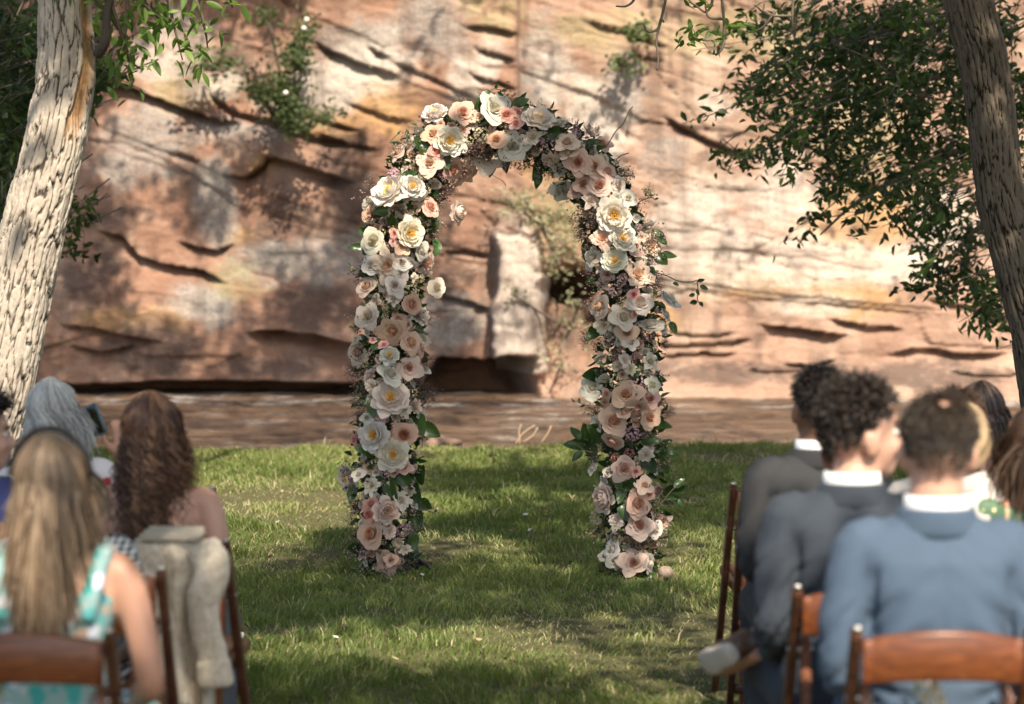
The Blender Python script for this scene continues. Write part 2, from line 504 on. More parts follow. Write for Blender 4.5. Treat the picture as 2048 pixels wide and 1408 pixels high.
def lay(c, name, col, lo, hi, amt, sc=3.4):
    nz = k.math('ADD', k.math('MULTIPLY', k.math('SUBTRACT', k.noise(sc, vs, 9, .74, .6), .5), 3.0), k.math('MULTIPLY', k.math('SUBTRACT', k.noise(sc * .35, v, 4, .6, .4), .5), 1.6))
    m = k.math('ADD', k.math('MULTIPLY', k.attr(name), 1.0), nz)
    mm = k.math('MULTIPLY', k.ramp(m, [(lo, 0), (hi, 1)]), k.math('MULTIPLY', k.attr(name), 1.6, True), True)
    return k.mix(k.math('MULTIPLY', mm, amt), c, col)
c = lay(c, 'ochre', (.40, .24, .09), .35, 1.0, .6)
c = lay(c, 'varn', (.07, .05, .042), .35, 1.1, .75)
c = lay(c, 'grey', k.ramp(nf, [(.3, (.20, .18, .16)), (.7, (.38, .35, .31))]), .25, 1.0, .75)
c = lay(c, 'veg', (.30, .26, .13), .35, 1.1, .55)
c = lay(c, 'white', k.ramp(nf, [(.25, (.40, .33, .265)), (.65, (.53, .47, .405))]), .3, 1.15, .72)
streak = k.noise(1.0, k.coords(scale=(3.2, 1, .22)), 5, .6)
c = k.mix(k.ramp(streak, [(.52, 0), (.72, .55)]), c, (.10, .07, .055))
c = k.mix(.35, c, k.ramp(nf, [(.25, .55), (.75, 1.35)]), 'MULTIPLY')
hb = k.math('ADD', k.math('MULTIPLY', ns, 1.0), k.math('MULTIPLY', nf, .6))
hb = k.math('ADD', hb, k.math('MULTIPLY', fl, .25))
M_ROCK = k.done(k.bsdf(c, .9, k.bump(hb, .6, .05), spec=.2))
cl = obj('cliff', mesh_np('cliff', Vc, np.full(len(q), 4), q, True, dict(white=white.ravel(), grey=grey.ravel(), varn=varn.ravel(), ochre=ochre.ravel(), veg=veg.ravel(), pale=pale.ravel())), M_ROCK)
setprops(cl, kind='structure')

# ------------------------------------------------------------------ river
WZ = -0.22
gx = np.arange(-18, 18.01, 0.12); gy = np.arange(18.6, 33.6, 0.09)
X2, Y2 = np.meshgrid(gx, gy)
Z2 = WZ + 0.14 * (fbm(X2 * 0.7 + 0.2 * Y2, Y2 * 1.7, 71, 4) - 0.5) + 0.04 * (fbm(X2 * 2.2, Y2 * 6, 72, 2) - 0.5) + 0.05 * sstep(29.5, 31, Y2) * (fbm(X2 * 1.5, Y2 * 3, 73) - .5)
ii = np.arange(X2.size).reshape(X2.shape)
q = np.stack([ii[:-1, :-1], ii[:-1, 1:], ii[1:, 1:], ii[1:, :-1]], -1).reshape(-1, 4)
xpc = (X2 / Y2) * FPX + 1024
foam = sstep(.54, .70, fbm(X2 * 2.2 + .5 * Y2, Y2 * 3.0, 75, 4)) * (sstep(28.6, 30.6, Y2) * 1.0 + .55 * sstep(.50, .62, fbm(X2 * .5, Y2 * .7, 77))) * 1.0
k = NT('muddy_water')
v = k.coords(scale=(.8, 2.4, 1))
nb = k.noise(5, v, 5, .6, .6); nb2 = k.noise(18, v, 4, .6)
base = k.ramp(k.noise(.9, v, 6, .65), [(.35, (.085, .050, .028)), (.65, (.21, .132, .08))])
fm = k.math('MULTIPLY', k.attr('foam'), k.ramp(k.noise(9, v, 5, .7), [(.40, 0), (.55, 1)]), True)
col = k.mix(fm, base, (.62, .58, .52))
M_WATER = k.done(k.bsdf(col, k.math('ADD', k.math('MULTIPLY', fm, .5), .09), k.bump(k.math('ADD', nb, k.math('MULTIPLY', nb2, .5)), 1.0, .2), spec=.38))
rv = obj('river', mesh_np('river', np.stack([X2, Y2, Z2], -1).reshape(-1, 3), np.full(len(q), 4), q, True, dict(foam=foam.ravel())), M_WATER)
setprops(rv, kind='structure')

# ------------------------------------------------------------------ ground
def edge_y(x):      # where the lawn ends
    return 19.7 - 0.5 * sstep(-1.0, -4.0, np.asarray(x, float)) + 0.8 * sstep(1.5, 4.5, x) + 0.9 * (fbm(np.asarray(x, float) * .9, np.asarray(x, float) * 0, 81, 4) - .5)
def gz(x, y):
    x = np.asarray(x, float); y = np.asarray(y, float)
    z = 0.05 * (fbm(x * .5, y * .5, 82, 3) - .5) * sstep(3, 6, y)
    e = edge_y(x)
    z = z + 0.03 * sstep(e - 1.2, e - .2, y) - 0.62 * sstep(e - 0.15, e + 1.5, y)
    return z
gx = np.concatenate([np.linspace(-160, -9, 26), np.arange(-8.8, 8.9, .1), np.linspace(9, 160, 26)])
gy = np.concatenate([np.linspace(-160, -1, 26), np.arange(-.8, 24, .1), np.linspace(24.2, 160, 20)])
X3, Y3 = np.meshgrid(gx, gy)
Z3 = gz(X3, Y3) - 0.9 * sstep(33, 36, Y3) * 0
mud = sstep(-.12, .12, Y3 - edge_y(X3) + .3 * (fbm(X3 * 2, Y3 * 2, 84) - .5))
ii = np.arange(X3.size).reshape(X3.shape)
q = np.stack([ii[:-1, :-1], ii[:-1, 1:], ii[1:, 1:], ii[1:, :-1]], -1).reshape(-1, 4)
def bald(x, y):      # thin dry places in the lawn
    b = sstep(.60, .74, fbm(np.asarray(x) * 1.1 + 4, np.asarray(y) * .9, 86, 4))
    for (px, py, r) in [(600, 1120, .35), (1400, 1270, .45), (880, 1100, .3), (1130, 1265, .35), (560, 985, .4), (1370, 1330, .4), (1320, 1110, .3)]:
        g = G(px, py)
        b = np.maximum(b, np.exp(-((x - g.x) ** 2 + (y - g.y) ** 2 * .35) / (r * r)) * 1.1 * (0.4 + fbm(np.asarray(x) * 4, np.asarray(y) * 3, 88)))
    return np.clip(b, 0, 1)
k = NT('soil')
v = k.coords()
n1 = k.noise(3, v, 6, .6); n2 = k.noise(40, v, 5, .7)
turf = k.ramp(n2, [(.3, (.05, .05, .02)), (.55, (.13, .11, .055)), (.75, (.27, .22, .125))])
md = k.ramp(k.noise(7, k.coords(scale=(.6, 2, 1)), 6, .65), [(.3, (.15, .095, .065)), (.7, (.36, .25, .18))])
c = k.mix(k.attr('mud'), k.mix(k.math('MULTIPLY', n1, .5), turf, (.05, .07, .02)), md)
M_SOIL = k.done(k.bsdf(c, .95, k.bump(k.math('ADD', n2, n1), .6, .03), spec=.2))
gr = obj('ground', mesh_np('ground', np.stack([X3, Y3, Z3], -1).reshape(-1, 3), np.full(len(q), 4), q, True, dict(mud=mud.ravel())), M_SOIL)
setprops(gr, kind='structure')

# ------------------------------------------------------------------ grass blades
def grass():
    pts = []
    for (ya, yb, dens) in [(4.5, 7, 900), (7, 9.5, 4800), (9.5, 12.5, 4600), (12.5, 16, 3400), (16, 20.9, 2600)]:
        hw = 0.212 * yb + 0.9
        n = int((yb - ya) * 2 * hw * dens)
        x = rng.uniform(-hw, hw, n); y = rng.uniform(ya, yb, n)
        ok = np.abs(x) < 0.212 * y + 0.9
        pts.append(np.stack([x[ok], y[ok]], 1))
    p = np.concatenate(pts)
    x, y = p[:, 0], p[:, 1]
    e = edge_y(x)
    b = bald(x, y)
    tuft = fbm(x * 5, y * 5, 91, 3)
    keep = (y < e + .03 + .12 * (rng.random(len(x)) ** 3)) & (rng.random(len(x)) > b * .8) & (rng.random(len(x)) < .35 + 1.1 * tuft)
    x, y, b, tuft = x[keep], y[keep], b[keep], tuft[keep]
    n = len(x)
    z = gz(x, y) - .004
    h = (0.015 + 0.042 * sstep(.3, .75, tuft) * rng.uniform(.5, 1.3, n) + .018 * rng.random(n)) * (1 - .45 * b)
    long = rng.random(n) < .03
    h = np.where(long, h * 1.7, h)
    wd = rng.uniform(.0018, .0034, n) * (1 + .02 * (y - 9).clip(0, 12) * 3)
    az = rng.uniform(0, 2 * np.pi, n) * .75 + 6 * vnoise(x * 1.5, y * 1.5, 93)
    lean = rng.uniform(.15, 1.0, n) * h * (1 + .8 * b)
    dx, dy = np.cos(az), np.sin(az)
    sa = rng.uniform(0, np.pi, n)
    sx, sy = np.cos(sa) * wd, np.sin(sa) * wd
    V = np.empty((n, 5, 3), np.float32)
    V[:, 0] = np.stack([x - sx, y - sy, z], 1); V[:, 1] = np.stack([x + sx, y + sy, z], 1)
    mx, my, mz = x + dx * lean * .35, y + dy * lean * .35, z + h * .62
    V[:, 2] = np.stack([mx + sx * .8, my + sy * .8, mz], 1); V[:, 3] = np.stack([mx - sx * .8, my - sy * .8, mz], 1)
    V[:, 4] = np.stack([x + dx * lean * 1.1, y + dy * lean * 1.1, z + h * .95], 1)
    base = (np.arange(n) * 5)[:, None]
    idx = np.concatenate([base + np.array([0, 1, 2, 3]), base + np.array([3, 2, 4])], 1).ravel()
    fn = np.tile([4, 3], n)
    big = fbm(x * .8, y * .8, 95, 3)
    tint = np.clip(.15 + .75 * big * rng.uniform(.5, 1.3, n), 0, .8)
    dry = rng.random(n) < (.07 + .4 * b)
    tint = np.where(dry, rng.uniform(.85, 1, n), tint)
    me = mesh_np('grass', V.reshape(-1, 3), fn, idx, True, dict(tint=np.repeat(tint, 5)))
    k = NT('grass_blade')
    c = k.ramp(k.attr('tint'), [(0, (.065, .10, .022)), (.45, (.155, .20, .055)), (.78, (.30, .32, .12)), (.86, (.33, .29, .15)), (1, (.48, .41, .25))])
    c2 = k.mix(1.0, c, (1.5, 1.6, .8), 'MULTIPLY')
    m = k.done(k.translucent(k.bsdf(c, .55, spec=.3), c2, .35))
    setprops(obj('lawn_grass', me, m), 'short green lawn grass growing between the two groups of guests', 'grass', kind='stuff')
grass()
# ================================================================== TREES, BUSHES AND THE CANOPY
M_LEAF_NEAR = leaf_mat('leaf_fresh', (.045, .085, .015), (.10, .17, .03), (.20, .27, .07), .4)
M_LEAF_DARK = leaf_mat('leaf_deep', (.022, .038, .012), (.045, .075, .020), (.10, .15, .04), .35)
M_LEAF_BUSH = leaf_mat('leaf_bush', (.04, .06, .02), (.085, .115, .04), (.16, .19, .085), .3)
M_LEAF_PALE = leaf_mat('leaf_pale', (.09, .10, .05), (.19, .20, .11), (.30, .28, .17), .2)
def leaves(name, pos, ln, wd, mat, parent, seed=1, droop=.4, tint=None, aim=None):
    """many small folded leaf faces: pos (n,3)"""
    g = np.random.default_rng(seed)
    pos = np.asarray(pos, float)
    n = len(pos)
    az = g.uniform(0, 2 * np.pi, n); el = g.normal(-droop, .5, n)
    d = np.stack([np.cos(az) * np.cos(el), np.sin(az) * np.cos(el), np.sin(el)], 1)
    if aim is not None:
        d = d * .8 + aim; d /= np.linalg.norm(d, axis=1)[:, None]
    r = g.normal(size=(n, 3)); s = np.cross(d, r); s /= np.linalg.norm(s, axis=1)[:, None] + 1e-9
    u = np.cross(s, d)
    L = ln * g.uniform(.6, 1.3, n)[:, None]; W = wd * g.uniform(.7, 1.25, n)[:, None]
    V = np.empty((n, 6, 3))
    V[:, 0] = pos
    V[:, 1] = pos + d * L * .35 + s * W * .5 + u * W * .18
    V[:, 2] = pos + d * L * .72 + s * W * .34 + u * W * .05
    V[:, 3] = pos + d * L - u * L * .12
    V[:, 4] = pos + d * L * .72 - s * W * .34 + u * W * .05
    V[:, 5] = pos + d * L * .35 - s * W * .5 + u * W * .18
    b = (np.arange(n) * 6)[:, None]
    idx = np.concatenate([b + [0, 1, 2, 3], b + [0, 3, 4, 5]], 1).ravel()
    t = g.random(n) if tint is None else tint
    me = mesh_np(name, V.reshape(-1, 3), np.full(2 * n, 4), idx, False, dict(tint=np.repeat(t, 6)))
    return obj(name, me, mat, parent)
_LEAFM = {}
def leaf_parts(pos, ln, mat, root, seed, droop=.6, name='leaf'):
    g = random.Random(seed)
    for p in pos:
        v = g.randrange(5)
        if (mat.name, v) not in _LEAFM:
            V = []; Fc = []
            for i in range(6):
                t = i / 5; w_ = .21 * math.sin(math.pi * min(1, t * .93 + .05)) ** .8 * (1 - .25 * t)
                zz = .05 * v * t * t - .35 * t * t * (.3 + .2 * v)
                V += [(t, -w_, zz + w_ * .45), (t, 0, zz), (t, w_, zz + w_ * .45)]
            for i in range(5):
                b = i * 3; Fc += [(b, b + 1, b + 4, b + 3), (b + 1, b + 2, b + 5, b + 4)]
            me = mesh_py('leaf', V, Fc, True, dict(tint=np.full(len(V), .35 + .13 * v)))
            me.materials.append(mat)
            _LEAFM[(mat.name, v)] = me
        L = ln * g.uniform(.65, 1.25)
        obj(name, _LEAFM[(mat.name, v)], None, root, loc=p, rot=(g.uniform(-1.5, 1.5), droop + g.gauss(0, .45), g.uniform(0, 6.3)), scale=L)
def bark_mat(name, hi, lo, crack):
    k = NT(name)
    v = k.coords(scale=(1, 1, .35))
    n = k.noise(30, v, 6, .65); n2 = k.noise(5, v, 4)
    c = k.ramp(k.math('ADD', k.math('MULTIPLY', n, .6), k.math('MULTIPLY', n2, .4)), [(.3, lo), (.7, hi)])
    c = k.mix(k.ramp(k.attr('crack'), [(.15, .95), (.75, 0)]), c, crack)
    c = k.mix(k.attr('wound'), c, k.ramp(n, [(.3, (.20, .10, .045)), (.7, (.42, .26, .13))]))
    return k.done(k.bsdf(c, .9, k.bump(k.math('ADD', n, k.noise(90, v, 4)), .5, .012), spec=.2))
def trunk(name, path, rad, mat, parent, cells=11, ly=5.5, depth=.016, seed=1, seg=168, n=420, wound=None):
    c = smoothpath(path, n)
    fr = frames([Vector(p) for p in c])
    # rad list follows path
    rr = np.interp(np.linspace(0, 1, n + 1), np.linspace(0, 1, len(rad)), rad)
    L = np.concatenate([[0], np.cumsum(np.linalg.norm(np.diff(c, axis=0), axis=1))])
    th = np.linspace(0, 2 * np.pi, seg, endpoint=False)
    T, LL = np.meshgrid(th, L)
    cells = int(cells)
    u = T / (2 * np.pi) * cells; vv = LL * ly
    jx = 1.3 * (fbm(np.cos(T) * 2.5 + 5, LL * 5 + np.sin(T) * 2.5, seed + 3, 5) - .5)
    jy = 1.6 * (fbm(np.cos(T) * 4, LL * 6 + np.sin(T) * 4, seed, 5) - .5)
    f1, f2, cid = worley(u + jx, vv + jy, seed, wrapx=cells)
    cr = sstep(0.0, .20, f2 - f1)
    f1b, f2b, cb = worley(u * 2 + 1.2 * jx, vv * 2.6 + jy, seed + 50, wrapx=cells * 2)
    cr2 = .35 + .65 * sstep(0.0, .12, f2b - f1b)
    fine = fbm(np.cos(T) * 9, LL * 9 + np.sin(T) * 9, seed + 7, 5)
    vert = fbm(T / (2 * np.pi) * cells * 4, LL * 2.5, seed + 8, 3)
    hgt = depth * .9 * cr * (.5 + .9 * cid) + depth * .45 * cr2 * (.4 + cb) + depth * .5 * fine + depth * .5 * vert
    big = .05 * (fbm(np.cos(T) * 1.1 + 3, LL * 1.6 + np.sin(T) * 1.1, seed + 9, 3) - .5)
    wd = np.zeros_like(T)
    if wound is not None:
        for (l0, l1, t0, tw) in wound:
            wd = np.maximum(wd, sstep(l0 - .15, l0 + .05, LL) * (1 - sstep(l1 - .05, l1 + .1, LL)) * (1 - sstep(tw * .5, tw, np.abs(np.angle(np.exp(1j * (T - t0 + .25 * np.sin(LL * 4))))) + .3 * (fbm(T * 2, LL * 6, 9) - .5))))
        hgt = hgt * (1 - .6 * wd) - .012 * wd
    Rr = rr[:, None] * (1 + big) + hgt - depth
    A = np.array([f[1][:] for f in fr]); B = np.array([f[2][:] for f in fr])
    V = c[:, None, :] + A[:, None, :] * (Rr * np.cos(T))[..., None] + B[:, None, :] * (Rr * np.sin(T))[..., None]
    ii = np.arange((n + 1) * seg).reshape(n + 1, seg); jj = np.roll(ii, -1, axis=1)
    q = np.stack([ii[:-1], jj[:-1], jj[1:], ii[1:]], -1).reshape(-1, 4)
    me = mesh_np(name, V.reshape(-1, 3), np.full(len(q), 4), q, True, dict(crack=np.clip(cr * (.45 + .55 * cr2) + .5 * (fine - .55), 0, 1).ravel(), wound=wd.ravel()))
    return obj(name, me, mat, parent)
def branch(name, pts, r0, r1, mat, parent, n=16, seg=7):
    c = smoothpath(pts, n)
    V, Fc = tube(c, list(np.linspace(r0, r1, n + 1)), seg)
    return MB().add(V, Fc).build(name, mat, parent)
M_BARK_L = bark_mat('bark_pale', (.52, .45, .37), (.32, .27, .215), (.065, .05, .04))
M_BARK_R = bark_mat('bark_brown', (.17, .135, .10), (.085, .067, .05), (.02, .015, .011))
M_TWIG = plain('twig_bark', (.13, .10, .075), .85, .3, 30)

# --- the shade map: wanted sun and shade spots that shape the crowns above (along the sun's direction)
E1 = SUN.cross(Vector((0, 0, 1))).normalized(); E2 = SUN.cross(E1).normalized()
def uv(p): return (p.dot(E1), p.dot(E2))
LIT = []
def lit(p, r, s=1.0): LIT.append((*uv(p), r * 1.25 + .08, s))
for (px, py, r, s) in [(520, 960, .55, 1), (600, 1020, .6, 1), (480, 1060, .5, 1), (560, 930, .6, 1), (660, 985, .4, .8), (940, 905, .7, .9), (1090, 905, .6, .9), (820, 915, .4, .7), (1080, 985, .22, .8), (960, 1000, .15, .7),
                    (1390, 1150, .42, .9), (1350, 1190, .25, .9), (1420, 1240, .3, .9), (1380, 1080, .25, .7), (760, 1300, .22, 1), (860, 1325, .26, 1), (960, 1310, .22, 1), (690, 1330, .2, .9), (1150, 1370, .25, .7), (1330, 1340, .3, .8), (1230, 1290, .2, .7), (1420, 1370, .3, .8), (860, 1060, .12, .7)]:
    lit(G(px, py), r * 1.45, s)
for (px, py, r, s) in [(775, 380, .28, 1), (860, 310, .28, 1), (790, 480, .24, 1), (790, 560, .2, .9), (905, 250, .3, 1), (1010, 240, .3, 1), (1120, 270, .28, 1), (1190, 340, .25, 1), (1230, 430, .24, 1), (1250, 520, .2, .9), (900, 400, .25, 1), (870, 575, .1, 1), (760, 700, .08, .6),
                    (1210, 620, .10, .8), (1260, 800, .12, .7), (1270, 850, .14, .6), (1240, 1010, .24, .9), (1260, 1110, .26, 1), (1210, 930, .12, .6), (780, 800, .1, .5), (760, 880, .1, .5), (720, 1000, .1, .5), (1330, 1140, .15, 1), (1300, 1050, .2, .9)]:
    lit(P(px, py, 11.75), r, s)
for (px, py, r, s) in [(90, 430, .25, 1), (50, 560, .35, 1), (30, 700, .4, 1), (20, 840, .3, 1), (130, 300, .12, .8), (110, 370, .2, 1), (400, 60, .25, .9), (300, 60, .25, .9), (450, 20, .3, .9), (240, 130, .15, .7)]:
    lit(P(px, py, 10.9), r, s)
for (px, py, d, r) in [(1870, 1080, 5.1, .5), (1740, 1000, 5.1, .35), (1960, 1000, 5.1, .35), (1860, 1370, 4.95, .3), (1500, 1120, 8, .25), (1880, 870, 5.1, .25), (1900, 1290, 4.9, .4), (1690, 980, 5.8, .35), (1720, 850, 5.8, .25), (1600, 1020, 5.8, .2), (1640, 1200, 5.7, .2), (1960, 900, 6.6, .3), (1990, 1020, 6.6, .3), (1575, 890, 8.2, .10), (1560, 1000, 7.3, .2), (1450, 1290, 6.3, .25),
                    (60, 900, 5.2, .12), (20, 1120, 5.2, .12), (210, 1120, 5.2, .10), (1470, 1010, 8, .12), (1465, 1150, 8.0, .12)]:
    lit(P(px, py, d), r, .97)
for (px, py, r) in [(1500, 450, 2.2), (1750, 480, 2.2), (1450, 300, 1.8), (1950, 500, 1.8), (1600, 680, 1.6), (1850, 690, 1.6), (1380, 640, 1.3), (2040, 650, 1.5), (1250, 120, 1.6), (1100, 60, 1.5), (1400, 120, 1.6), (1150, 250, 1.2), (980, 170, 1.0), (1600, 150, 1.8), (1800, 250, 2.0), (880, 200, .8), (1040, 480, .75), (1050, 600, .7),
                    (330, 120, .55), (400, 165, .4), (640, 130, .6), (700, 60, .6), (560, 180, .35), (340, 545, .5), (400, 585, .35), (260, 240, .3), (560, 400, .4), (590, 470, .3), (630, 240, .4), (300, 400, .25), (1200, 650, .6), (1130, 720, .5), (940, 420, .35), (930, 560, .35), (660, 700, .25), (1280, 380, .9), (1000, 40, .9), (820, 90, .6), (500, 470, .22), (420, 230, .25), (250, 690, .3), (480, 60, .35)]:
    lit(P(px, py, CLY - .2), r, .97)
SHADE = []
for (px, py, d, r) in [(1960, 120, 11.6, .3), (1985, 300, 11.6, .3), (2000, 420, 11.6, .25), (2040, 540, 11.6, .3), (2070, 680, 11.6, .3), (1940, 0, 11.6, .3), (770, 760, 11.75, .2), (770, 900, 11.75, .22), (775, 1020, 11.75, .22), (775, 1110, 11.75, .2), (790, 660, 11.75, .2), (1270, 700, 11.75, .2), (1270, 920, 11.75, .12), (1740, 200, 17, 1.0), (1850, 320, 17, 1.0), (1950, 450, 17, .9), (1900, 100, 17, 1.0), (1620, 200, 17, .7), (2000, 250, 17, 1), (1700, 60, 17, .8), (60, 100, 16.5, 1), (0, 300, 16.5, 1), (110, 150, 10.9, .18), (140, 60, 10.9, .2), (300, 900, 8.2, .3), (380, 1000, 8.2, .3), (110, 800, 8.3, .25), (1600, 800, 8.2, .2), (1530, 980, 8.2, .15)]:
    SHADE.append((*uv(P(px, py, d)), r))
for (px, py, r) in [(620, 650, .7), (300, 720, .5), (190, 620, .4), (700, 420, .3), (880, 650, .4), (500, 740, .5)]:
    SHADE.append((*uv(P(px, py, CLY - .2)), r))
for (px, py, r) in [(700, 1200, .5), (900, 1190, .5), (1100, 1190, .5), (620, 1230, .45), (1000, 1060, .35), (1050, 950, .4), (900, 960, .3), (1450, 930, .5), (1400, 900, .5), (1200, 1230, .4), (560, 1180, .4), (800, 1400, .3), (620, 1390, .3), (1000, 1400, .3)]:
    SHADE.append((*uv(G(px, py)), r))
SHADE = np.array(SHADE)
LIT = np.array(LIT)
def cover(u, v):
    """0 open .. 1 closed canopy"""
    d = np.hypot(LIT[:, 0][:, None] - u, LIT[:, 1][:, None] - v)
    o = (1 - sstep(.75, 1.2, d / LIT[:, 2][:, None])) * LIT[:, 3][:, None]
    ds = np.hypot(SHADE[:, 0][:, None] - u, SHADE[:, 1][:, None] - v)
    sh = (1 - sstep(.8, 1.3, ds / SHADE[:, 2][:, None])).max(0)
    return np.maximum(1 - o.max(0), 1.6 * sh), sh
def canopy_points():  # traces wanted shade up the sun's direction to leaf clusters out of view
    g = np.random.default_rng(5)
    n1, n2, n3 = 12000, 5600, 2200
    A = np.stack([g.uniform(-6, 6, n1), g.uniform(3.5, 21, n1), np.zeros(n1)], 1)
    B = np.stack([g.uniform(-8.5, 8.5, n2), np.full(n2, CLY - .3), g.uniform(-.2, 7.5, n2)], 1)
    W3 = np.stack([g.uniform(-8, 8, n3), g.uniform(20.5, 30.5, n3), np.full(n3, -.2)], 1)
    Q = np.concatenate([A, B, W3])
    u = Q @ np.array(E1); v = Q @ np.array(E2)
    c, sh = cover(u, v)
    patch = sstep(.26, .42, fbm(u * .55, v * .55, 131, 3))
    patch = np.where((Q[:, 1] > 31) & (Q[:, 0] < .2) & (Q[:, 2] < 5.5), np.maximum(patch, .8), patch)
    keep = g.random(len(Q)) < c * np.maximum(.06 + .94 * patch, sh)
    Q = Q[keep]; isA = (np.arange(len(keep)) < n1)[keep]
    hgt = np.where(isA, g.uniform(5.8, 9.0, len(Q)), g.uniform(7.5, 12.5, len(Q)))
    t = (hgt - Q[:, 2]) / SUN.z
    C = Q + t[:, None] * np.array(SUN)
    # stay above the picture
    dep = C[:, 1] * _cp - (C[:, 2] - CAMZ) * _sp
    py = 704 - FPX * (C[:, 1] * _sp + (C[:, 2] - CAMZ) * _cp) / np.maximum(dep, .1)
    ok = (dep < .5) | (py < -260)
    return C[ok]
CAN = canopy_points()

# --- left and right trees, their limbs, and crowns shaped to cast the mapped shade
ltree = empty('cottonwood_tree', P(-75, 1150, 10.9), label='leaning pale-barked tree in sunlight at the left edge', cat='tree')
rtree = empty('cottonwood_tree', P(2140, 1150, 11.6), label='leaning brown-barked tree at the right edge, mostly shaded', cat='tree')
btree = empty('overhanging_tree', (-5.5, -3.5, 0), label='large unseen tree behind the camera, its crown shaped to shade the seats', cat='tree')  # stands out of view to carry part of the shading leaf clusters
ctree = empty('overhanging_tree', (5.9, 17.6, 0), label='dark leafy tree by the river behind the right trunk', cat='tree')
dtree = empty('overhanging_tree', (-5.2, 17.8, 0), label='dark leafy tree by the river behind the left trunk', cat='tree')
roots = [ltree, rtree, btree, ctree, dtree]
lp = [P(-75, 1165, 10.9) - Vector((0, 0, .1)), P(-38, 900, 10.9), P(5, 740, 10.9), P(35, 600, 10.9), P(62, 470, 10.9), P(94, 350, 10.9), P(122, 220, 10.9), P(134, 120, 10.9), P(130, 0, 10.9), P(128, -120, 10.9) , P(150, -420, 11.2), Vector((-1.4, 11.4, 4.9)), Vector((-1.2, 11.2, 6.6))]
rp = [P(2150, 1180, 11.6) - Vector((0, 0, .1)), P(2110, 900, 11.6), P(2080, 700, 11.6), P(2058, 600, 11.6), P(2030, 500, 11.6), P(2003, 400, 11.6), P(1990, 300, 11.6), P(1978, 200, 11.6), P(1962, 100, 11.6), P(1938, 0, 11.6), P(1920, -150, 11.6), Vector((1.95, 11.4, 4.6)), Vector((1.6, 11.0, 6.6))]
def rel(pts, root): return [Vector(p) - root.location for p in pts]
px1 = 10.9 / FPX
trunk('trunk', rel(lp, ltree), [r * px1 * .95 for r in (84, 72, 66, 63, 61, 58, 57, 55, 48, 46, 42, 32, 22)], M_BARK_L, ltree, 24, 4.6, .014, 3, wound=[(2.25, 3.35, 5.65, .40)])
px2 = 11.6 / FPX
trunk('trunk', rel(rp, rtree), [r * px2 for r in (62, 52, 48, 46, 45, 44, 44, 45, 44, 44, 42, 30, 20)], M_BARK_R, rtree, 30, 3.2, .013, 13)
trunk('trunk', [(0, 0, -.1), (.2, .3, 2), (.6, 1.0, 4), (1.2, 2.5, 6.5)], [.3, .25, .2, .12], M_BARK_R, btree, 15, 5, .015, 23, 64, 100)
trunk('trunk', [(0, 0, -.4), (-.25, 0, 1.4), (-.4, -.1, 3), (-.9, -.6, 5), (-1.6, -2, 7.5)], [.2, .17, .16, .12, .08], M_BARK_R, ctree, 13, 5, .015, 33, 64, 160)
trunk('trunk', [(0, 0, -.4), (.15, 0, 1.4), (.3, -.1, 3), (.8, -.6, 5), (1.6, -2, 7.5)], [.22, .18, .16, .12, .08], M_BARK_R, dtree, 13, 5, .015, 43, 64, 160)
tops = [Vector((-1.2, 11.2, 6.6)), Vector((1.6, 11.0, 6.6)), Vector((-4.3, -1.0, 6.5)), Vector((4.3, 15.6, 7.1)), Vector((-3.6, 15.8, 7.1))]
D = np.stack([np.linalg.norm(CAN - np.array(t), axis=1) for t in tops], 1)
own = D.argmin(1)
for i, root in enumerate(roots):
    C = CAN[own == i]
    if len(C) == 0: continue
    g = np.random.default_rng(60 + i)
    # limbs reach towards groups of leaf clusters
    near_ = C[np.linalg.norm(C - np.array(tops[i]), axis=1) < 4.5]
    for c in near_[g.choice(len(near_), min(9, len(near_)), replace=False)]:
        a = tops[i]; b = Vector(c)
        m = a.lerp(b, .5) + Vector((0, 0, .5))
        branch('limb', rel([a - Vector((0, 0, .4)), m, b], root), .07, .012, M_BARK_R if i else M_BARK_L, root)
    m = 13
    off = g.normal(size=(len(C), m, 3)) * np.array([.13, .13, .10])
    pos = (C[:, None, :] + off).reshape(-1, 3) - np.array(root.location)
    leaves('crown', pos, .13, .085, M_LEAF_NEAR if i < 3 else M_LEAF_DARK, root, 70 + i, .2)['kind'] = 'stuff'  # unseen upper leaves, laid out to throw the chosen dapple

# --- sprays of leaves that hang into the picture
def spray(pts_px, d, dj, n, spread, ln, wd, mat, root, seed, name='leaf_spray', twig=True, tint=None):
    """a bough: twig along pixels at depth d, leaves spread about it"""
    pts = [P(px, py, d + dj * i) for i, (px, py) in enumerate(pts_px)]
    c = smoothpath(rel(pts, root), 20)
    if twig: branch('bough', rel(pts, root), .012 * d / 11, .003, M_TWIG, root)
    g = np.random.default_rng(seed)
    i = g.integers(3, 21, n)
    pos = c[i] + g.normal(size=(n, 3)) * spread
    leaf_parts(pos, ln, mat, root, seed)
g = np.random.default_rng(77)
for j, (pts, n) in enumerate([([(300, -120), (330, -20), (350, 60), (365, 120)], 40), ([(330, -80), (390, 0), (410, 60), (415, 95)], 30), ([(250, -90), (255, 20), (250, 80), (262, 140)], 36), ([(200, -60), (240, 60), (262, 120), (285, 140)], 30),
                       ([(430, -70), (455, -15), (465, 15)], 14), ([(230, -40), (300, 20), (340, 50)], 26), ([(150, -40), (210, 20), (235, 60)], 22), ([(260, -60), (285, -10), (300, 25)], 18)]):
    spray(pts, 10.7, .05, n, np.array([.05, .08, .05]), .075, .03, M_LEAF_NEAR, ltree, 100 + j, tint=np.clip(g.normal(.62, .22, n), 0, 1))
